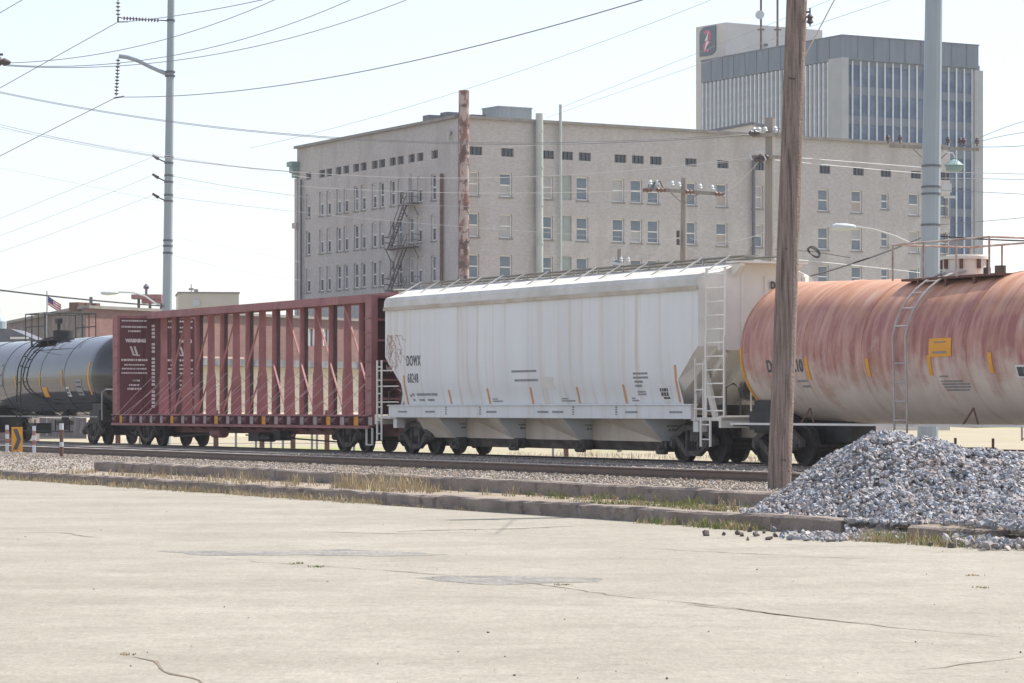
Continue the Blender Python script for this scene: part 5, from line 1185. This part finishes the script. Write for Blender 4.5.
for y in (156.5, 175.5, 195):
    mb = MB(); mb.tube(q(166, y + 6), q(158.5, y + 2.5), .035, n=6); mb.tube(q(158.5, y + 2.5), q(152.5, y - 1.5), .09, .06, 8); mb.build('bracket_insulator', M['insul'], lp)
mb = MB(); mb.sweep([q(161, 306), q(155, 303), q(145, 296), q(133, 292.6), q(118, 292)], .045, 6); arm = mb.build('lamp_arm', M['lamp'], lp)
mb = MB(); mb.lathe([(.05, -.42), (.13, -.35), (.19, -.1), (.14, .3), (.06, .5)], (0, 0, 0), (1, 0, .03), 14); mb.v = [(x + q(109, 293).x, y + q(109, 293).y, z * .6 + q(109, 293).z) for x, y, z in mb.v]; mb.build('lamp_head', M['lamp'], arm, smooth=True)
# right steel pole
DR = 118; rp = thing('steel_transmission_pole', 'thick pale blue grey steel pole rising behind the rusty tank car', 'utility pole', P0(927.5, DR))
q = lambda px, y, dd=0: at(px, y, DR + dd) - P0(927.5, DR)
mb = MB(); mb.tube(q(927.5, 456), q(934.2, -30), .415, .335, 12); mb.build('shaft', M['steelp'], rp)
mb = MB()
for y in (166, 187, 194, 225): x = 927.5 + (456 - y) / 486 * 6.7; mb.cut().tube(q(x, y - 1), q(x, y + 1), .40, n=12)
mb.build('band', M['darkpipe'], rp)
# wooden distribution pole hidden behind it
DW = 126; wp = thing('wooden_utility_pole', 'wooden pole with long crossarm and street lamps mostly hidden behind the right steel pole', 'utility pole', P0(930, DW))
q = lambda px, y, dd=0: at(px, y, DW + dd) - P0(930, DW)
mb = MB(); mb.tube(q(930, 454), q(932, 138), .17, .12, 10); mb.build('shaft', M['woodg'], wp)
mb = MB(); mb.beam(q(889, 146, -.25), q(979, 149.5, -.25), .12, .14); mb.beam(q(913, 149, -.2), q(931, 166, -.2), .05, .05); mb.beam(q(950, 150, -.2), q(933, 166, -.2), .05, .05); mb.build('crossarm', M['woodg'], wp)
mb = MB()
for px, y in ((888, 145), (900, 145), (948, 147), (960, 147.5), (964, 148), (977, 148)): pin_insulator(mb.cut(), q(px, y, -.25) + Vector((0, 0, .06)), .36, .13)
mb.build('insulator', M['insul'], wp, smooth=True)
mb = MB(); mb.sweep([q(932, 158, -.3), q(944, 152, -.5), (q(953, 153, -.6)), q(955, 158, -.6)], .03, 6); ar = mb.build('lamp_arm', M['lamp'], wp)
mb = MB(); mb.lathe([(.05, .28), (.16, .24), (.42, .03), (.40, 0), (.1, .08)], q(954, 166, -.6), (0, 0, 1), 18); mb.lathe([(.36, 0), (.33, -.2), (.2, -.25)], q(954, 166, -.6), (0, 0, 1), 16); mb.build('lamp_shade', M['green'], ar, smooth=True)
mb = MB(); mb.sweep([q(930, 252, -.3), q(915, 245, -.3), q(895, 236, -.4), q(875, 229.5, -.4), q(856, 226.5, -.4)], .045, 6); ar = mb.build('lamp_arm', M['wirep'], wp)
mb = MB(); c_ = q(844, 227, -.4); mb.lathe([(.06, -.5), (.13, -.45), (.2, -.1), (.2, .35), (.1, .5)], (0, 0, 0), (-1, 0, .03), 14); mb.v = [(x + c_.x, y + c_.y, z * .75 + c_.z) for x, y, z in mb.v]; mb.build('lamp_head', M['lamp'], ar, smooth=True)
mb = MB(); mb.box(q(947, 188, -.2), (.35, .3, .35)); mb.box(q(950, 197, -.2), (.5, .12, .1)); mb.build('bracket', M['lamp'], wp)
# middle wooden pole with crossarm
DM = 132; mp_ = thing('wooden_utility_pole', 'short grey wooden utility pole with crossarm rising behind the hopper car roof', 'utility pole', P0(683, DM))
q = lambda px, y, dd=0: at(px, y, DM + dd) - P0(683, DM)
mb = MB(); mb.tube(q(682, 452), q(684, 178), .19, .13, 10); mb.build('shaft', M['woodg'], mp_)
mb = MB(); mb.beam(q(648, 189, -.25), q(720, 194, -.25), .12, .15); mb.beam(q(671, 193, -.2), q(683, 204, -.2), .05, .05); mb.beam(q(698, 194, -.2), q(684, 204, -.2), .05, .05); mb.build('crossarm', M['woodg'], mp_)
mb = MB()
for px, y in ((650, 188), (657, 188.5), (672, 189), (679, 190), (700, 192), (712, 193)): pin_insulator(mb.cut(), q(px, y, -.25) + Vector((0, 0, .06)), .3, .12)
mb.build('insulator', M['lamp'], mp_, smooth=True)
mb = MB()
for px, y in ((647, 190), (661, 190), (690, 192), (719, 194)): mb.cut().lathe([(.04, -.2), (.12, -.15), (.07, -.05), (.12, .02), (.07, .1), (.1, .2)], q(px, y, -.35), (1, 0, -.05), 10)
mb.build('strain_insulator', M['porc'], mp_, smooth=True)
mb = MB(); mb.sweep([q(652, 188, -.3), q(655, 182, -.3), q(660, 181, -.3), q(663, 188, -.3)], .03, 5); mb.box(q(678, 234, -.22), (.14, .16, .3)); mb.box(q(678, 242, -.22), (.14, .16, .26)); mb.build('bracket', M['insul'], mp_)
# pole half hidden by the near wooden pole
DP = 112; pp = thing('wooden_utility_pole', 'grey wooden utility pole with two crossarms half hidden by the brown foreground pole', 'utility pole', P0(769, DP))
q = lambda px, y, dd=0: at(px, y, DP + dd) - P0(769, DP)
mb = MB(); mb.tube(q(768.5, 458), q(770, 118), .20, .17, 10); mb.build('shaft', M['woodg'], pp)
mb = MB(); mb.beam(q(752, 135.5, -.25), q(800, 133.5, -.25), .11, .14); mb.beam(q(752, 157, -.25), q(800, 157, -.25), .10, .12); mb.build('crossarm', M['woodg'], pp)
mb = MB()
for px, y in ((754, 135), (759, 135), (765, 134.5), (775, 134)): pin_insulator(mb.cut(), q(px, y, -.25) + Vector((0, 0, .05)), .24, .12)
mb.build('insulator', M['lamp'], pp, smooth=True)
mb = MB()
for px, y in ((754, 133), (763, 157), (759, 160)): mb.cut().lathe([(.04, -.2), (.12, -.12), (.07, -.02), (.12, .05), (.06, .2)], q(px, y, -.4), (1, 0, 0), 10)
mb.build('strain_insulator', M['insul'], pp, smooth=True)
mb = MB(); mb.sweep([q(752, 160, -.5), q(750, 155, -.5), q(755, 151, -.5), q(763, 153, -.5), q(766, 160, -.5)], .03, 5); mb.build('jumper_wire', M['wirep'], pp)
# transformer-like box by the mid roof line
D = 128; tb = thing('small_utility_pole', 'thin stub pole with fittings just above the hopper roof walkway', 'utility pole', P0(620, D)); q = lambda px, y, dd=0: at(px, y, D + dd) - P0(620, D)
mb = MB(); mb.tube(q(619.5, 452), q(619.5, 249), .11, .09, 8); mb.build('shaft', M['woodg'], tb)
mb = MB(); mb.beam(q(612, 263, -.15), q(634, 266, -.15), .1, .1)
for px in (613, 621, 628): pin_insulator(mb.cut(), q(px, 263.5, -.15), .28, .1)
mb.build('crossarm', M['lamp'], tb)
# foreground wooden pole
DF = 56.2; fp = thing('wooden_utility_pole', 'big brown weathered wooden pole in the foreground at the edge of the rock pile', 'utility pole', P0(779.5, DF))
q = lambda px, y, dd=0: at(px, y, DF + dd) - P0(779.5, DF)
mb = MB(); n = 26; pts = []; m2 = MB()
for i in range(n + 1):
    k = i / n; c = q(779 + 18.5 * k, 496 - 516 * k); r = .222 - .03 * k
    for j in range(18):
        t = 2 * math.pi * j / 18; rr_ = r * (1 + .03 * fbm(math.cos(t) * 2, math.sin(t) * 2 + i * .15, 4)); m2.v.append((c.x + rr_ * math.cos(t), c.y + rr_ * math.sin(t), c.z))
for i in range(n):
    for j in range(18): m2.f.append((i * 18 + j, i * 18 + (j + 1) % 18, (i + 1) * 18 + (j + 1) % 18, (i + 1) * 18 + j))
m2.f += [tuple(range(18)), tuple(range(n * 18 + 17, n * 18 - 1, -1))]
m2.build('shaft', M['wood'], fp, smooth=True)
mb = MB()
for px, y in ((790, 78), (793.5, 79), (782, 460), (785, 460), (786, 249)): c = q(px, y, -.205); mb.box(c, (.035, .05, .03))
mb.build('bolt', M['insul'], fp)
mb = MB(); mb.tube(q(806, 12, -.2), q(810, 12, -.2), .02, n=6); mb.lathe([(.03, -.09), (.07, -.06), (.04, 0), (.07, .04), (.03, .09)], q(810, 19, -.2), (0, 0, 1), 10); mb.tube(q(810, 8, -.2), q(810, 26, -.2), .015, n=6); mb.tube(q(804, 17, 0), q(810, 17, -.2), .015, n=6); mb.build('spool_insulator', M['insul'], fp)
# insulator of a pole outside the left edge
D = 100; ip = thing('pole_insulator', 'dark insulator on a bracket where three wires fan out to the right', 'insulator', at(-4, 63, D))
q = lambda px, y: at(px, y, D) - at(-4, 63, D)
mb = MB(); mb.lathe([(.05, -.3), (.16, -.22), (.17, -.05), (.1, .05), (.14, .12), (.05, .32)], q(1, 61.5), (1, 0, -.1), 12); mb.tube(q(-30, 62), q(0, 62), .06, n=8); mb.tube(q(-30, 54), q(3, 54.5), .04, n=8); mb.build('insulator_body', M['insul'], ip)
# ------------------------------------------------------------------ wires
def wire(a, b, mid, label, m='wire', r=.014, n=28, cat='wire'):
    A = at(*a); B = at(*b); kx = (mid[0] - 512) / F; d = B - A      # where the span crosses the mid ray
    t = (kx * A.y - A.x) / (d.x - kx * d.y); p = A + d * t; z = CAMZ - (mid[1] - HY) * p.y / F
    sag = (p.z - z) / max(.02, 4 * t * (1 - t)); pts = [A + d * (i / n) - Vector((0, 0, 4 * sag * (i / n) * (1 - i / n))) for i in range(n + 1)]
    c = A.copy(); mb = MB(); mb.sweep([x - c for x in pts], r, 5); o = mb.build('overhead_wire', M[m], None, loc=c); return tag(o, label, cat, 'overhead wires')
W_ = [
 ((117, 97, 150), (700, -18, 85), (380, 68), 'wire sweeping up to the right from the hanging insulator string under the curved arm', 'wire', .02),
 ((117, 97, 150), (-60, 187, 150), (0, 156), 'wire falling to the left from the hanging insulator string under the curved arm', 'wire', .02),
 ((118, 22, 150), (-60, 122, 150), (0, 88), 'wire falling to the left from the top insulators of the left steel pole', 'wire', .02),
 ((124, 22, 150), (330, -16, 110), (257, 1), 'short wire rising to the right from the top insulators of the left steel pole', 'wire', .018),
 ((3, 63, 100), (300, -12, 100), (170, 38), 'steepest of the three wires fanning right from the insulator at the left edge', 'wire', .013),
 ((3, 64.5, 100), (380, -14, 100), (170, 56), 'middle one of the three wires fanning right from the insulator at the left edge', 'wire', .013),
 ((3, 65.5, 100), (440, -14, 100), (175, 60.5), 'flattest of the three wires fanning right from the insulator at the left edge', 'wire', .013),
 ((-30, 31, 120), (50, -16, 120), (10, 7), 'short wire crossing the extreme upper left corner of the picture', 'wire', .016),
 ((-40, 83, 130), (754, 133, 112), (330, 137), 'upper of the paired pale wires running from the left edge to the half hidden pole', 'wire', .012),
 ((-40, 84, 132), (760, 134.5, 112), (300, 136), 'lower of the paired pale wires running from the left edge to the half hidden pole', 'wire', .012),
 ((-40, 114, 130), (756, 157, 112), (457, 178), 'top of three wires running below the pair from the left edge past the steel pole', 'wirep', .013),
 ((-40, 117, 132), (762, 158, 112), (430, 178), 'middle of three wires running below the pair from the left edge past the steel pole', 'wire', .010),
 ((-40, 123, 132), (310, 178, 150), (170, 156), 'lowest of three wires running below the pair, ending at the brick building', 'wire', .010),
 ((153, 157, 150), (-60, 244, 150), (70, 190), 'faint wire falling left from the highest small bracket insulator', 'wire', .009),
 ((153, 175, 150), (-60, 257, 150), (70, 209), 'faint wire falling left from the middle small bracket insulator', 'wire', .008),
 ((153, 195, 150), (-60, 272, 150), (70, 227), 'faint wire falling left from the lowest small bracket insulator', 'wire', .008),
 ((172, 176, 150), (683, 196, 132), (260, 191), 'faint wire running right from the left steel pole to the crossarm pole, upper one', 'wire', .010),
 ((171, 197, 150), (683, 240, 132), (300, 212), 'faint wire running right from the left steel pole to the crossarm pole, lower one', 'wirep', .009),
 ((168, 254, 150), (300, 280, 200), (230, 269), 'faint wire sloping down right from the lowest bands of the left steel pole', 'wire', .009),
 ((164, 245, 150), (-60, 308, 150), (60, 276), 'faint wire sloping down left from the lowest bands of the left steel pole', 'wire', .008),
 ((164, 306, 150), (-40, 285, 120), (60, 297), 'thick dark cable running left from the foot lamp of the steel pole', 'wired', .035),
 ((250, 148, 130), (770, -24, 90), (500, 78), 'long faint wire rising to the right above the rusty chimney pipe', 'wire', .008),
 ((546, 118, 170), (920, -10, 90), (750, 47), 'faint wire rising to the right from the duct roof towards the upper right', 'wire', .009),
 ((-40, 160, 150), (160, 201, 150), (60, 180), 'very faint wire crossing the sky left of the steel pole at its bands', 'wire', .007),
 ((178, 184, 150), (300, 196, 200), (240, 192), 'very faint short wire between the left steel pole and the brick building', 'wire', .009),
 ((178, 238, 150), (300, 262, 200), (240, 250), 'very faint short wire low between the left steel pole and the brick building', 'wire', .009),
 ((830, 0, 90), (560, 108, 110), (700, 52), 'very faint wire slanting down left behind the brown foreground pole', 'wire', .007),
 ((805, 56, 56), (850, -30, 50), (828, 12), 'guy wire rising right from the back of the foreground wooden pole', 'wirep', .012),
 ((754, 134, 112), (500, 147, 180), (640, 140), 'wire from the half hidden pole to the middle of the brick facade', 'wirep', .011),
 ((720, 194, 132), (760, 160, 112), (740, 181), 'short wire linking the crossarm pole and the half hidden pole', 'wirep', .009),
 ((648, 190, 132), (300, 186, 170), (470, 193), 'pale wire running left from the crossarm pole across the brick facade', 'wirep', .010),
 ((690, 238, 132), (785, 222, 112), (740, 240), 'slack pale wire from the crossarm pole to the half hidden pole', 'wirep', .014),
 ((684, 246, 132), (785, 246, 112), (738, 258), 'lower slack pale wire from the crossarm pole to the half hidden pole', 'wirep', .012),
 ((775, 156, 112), (930, 168, 126), (860, 162.5), 'upper of two pale wires from the half hidden pole to the right steel pole', 'wirep', .014),
 ((775, 160, 112), (930, 174, 126), (860, 168), 'lower of two pale wires from the half hidden pole to the right steel pole', 'wirep', .014),
 ((775, 258, 112), (930, 274, 126), (860, 266), 'low pale cable crossing the brick facade toward the tank walkway', 'wirep', .016),
 ((700, 262, 132), (775, 262, 112), (735, 257), 'black cable hump just above the hopper roof end', 'wired', .028),
 ((806, 277, 112), (925, 236, 122), (870, 257.5), 'thick black cable climbing right to the right steel pole', 'wired', .035),
 ((938, 236, 122), (1080, 241, 120), (1000, 240), 'thick black cable running right from the right steel pole', 'wired', .03),
 ((977, 147, 126), (1080, 140, 110), (1020, 146), 'wire leaving the long crossarm tip to the right', 'wire', .013),
 ((964, 146, 126), (1080, 112, 110), (1020, 122.5), 'topmost wire to the right edge from the long crossarm', 'wire', .012),
 ((960, 148, 126), (1080, 130, 110), (1020, 133), 'second wire to the right edge from the long crossarm', 'wire', .012),
 ((940, 172, 126), (1080, 176, 110), (1020, 174), 'pale wire to the right edge just under the green lamp', 'wirep', .014),
 ((940, 178, 126), (1080, 181, 110), (1020, 179.5), 'pale wire to the right edge below the green lamp', 'wirep', .014),
 ((940, 190, 126), (1080, 197, 110), (1020, 194), 'thin wire to the right edge at the upper bracket height', 'wire', .011),
 ((936, 225, 118), (1080, 212, 110), (1020, 218), 'thin wire to the right edge at the lowest band of the steel pole', 'wire', .011),
]
for a, b, mid, lab, m_, r in W_: wire(a, b, mid, lab, 'wiref' if m_ == 'wire' and r <= .0105 else m_, r)
c = at(813, 252, 111); mb = MB()
for k in range(3): mb.sweep([(.22 * math.cos(R(a)) + .03 * k, .1 * math.sin(R(a * 1 + 40 * k)), (.13 + .03 * k) * math.sin(R(a)) - .1 * math.cos(R(a))) for a in range(0, 361, 24)], .016, 5)
mb.sweep([(-1.4, 0, .1), (0, 0, 0.02), (1.4, .2, -.2)], .012, 5); o = mb.build('cable_coil', M['wired'], None, loc=c); tag(o, 'coiled slack loop of black cable hanging beside the brown foreground pole', 'cable')
# ------------------------------------------------------------------ crossing signs and markers
def base(px, y, z=.30): d = (CAMZ - z) * F / (y - HY); v = at(px, HY, d); v.z = 0; return v, d
v, d = base(17, 456); sg = thing('chevron_sign', 'orange sign with a black chevron pointing right beside the track at the left', 'sign', v)
z0, z1 = 1.9 + (HY - 451.5) * d / F, 1.9 + (HY - 427) * d / F; w = 11 * d / F
mb = MB(); mb.bb(-w / 2, w / 2, 0, .012, z0, z1); mb.build('panel', M['yellow'], sg)
mb = MB(); h = z1 - z0; zc_ = (z0 + z1) / 2
for s_ in (1, -1): mb.prism([(-.13, zc_ + s_ * h * .42), (.01, zc_ + s_ * h * .42), (.14, zc_), (.0, zc_)], 'y', -.012, -.004)
mb.build('chevron', M['ink'], sg)
mb = MB(); mb.bb(-.025, .025, .015, .05, -.1, z1 - .05); mb.build('post', M['grey'], sg)
for px, yb, yt, lab in ((7, 455, 425, 'red and white banded marker post left of the chevron sign'), (34, 457, 426, 'red and white banded marker post right of the chevron sign')):
    v, d = base(px, yb); t = thing('marker_post', lab, 'post', v); z1 = 1.9 + (HY - yt) * d / F
    mb = MB(); mb.bb(-.055, .055, -.02, .02, -.1, z1); mb.build('post', M['tfin'], t)
    mb = MB()
    for k in (.18, .50): mb.bb(-.058, .058, -.024, .024, z1 - k - .13, z1 - k + .02)
    mb.build('red_band', M['brace'], t)
v, d = base(61.5, 460); t = thing('short_rusty_post', 'thick dark rusty post standing alone right of the chevron sign', 'post', v); z1 = 1.9 + (HY - 424) * d / F
mb = MB(); mb.tube((0, 0, -.1), (0, 0, z1), .06, n=10); mb.build('pipe', M['rusty'], t)
mb = MB(); mb.tube((0, 0, z1 - .18), (0, 0, z1 + .02), .066, n=10); mb.tube((0, 0, z1 * .5), (0, 0, z1 * .5 + .15), .064, n=10); mb.build('pale_band', M['lamp'], t)
# haze: even air round the whole scene
mb = MB(); mb.bb(-560, 560, -60, 640, -1.1, 66)
hz = structure(mb.build('haze', bpy.data.materials.new('haze_air'), None), 'stuff'); hm = hz.data.materials[0]; hm.use_nodes = True
hn = hm.node_tree; hn.nodes.remove(hn.nodes['Principled BSDF']); pv = hn.nodes.new('ShaderNodeVolumePrincipled'); hn.links.new(pv.outputs[0], hn.nodes['Material Output'].inputs['Volume'])
pv.inputs['Color'].default_value = (.86, .9, .95, 1); pv.inputs['Density'].default_value = .00026; pv.inputs['Anisotropy'].default_value = 0
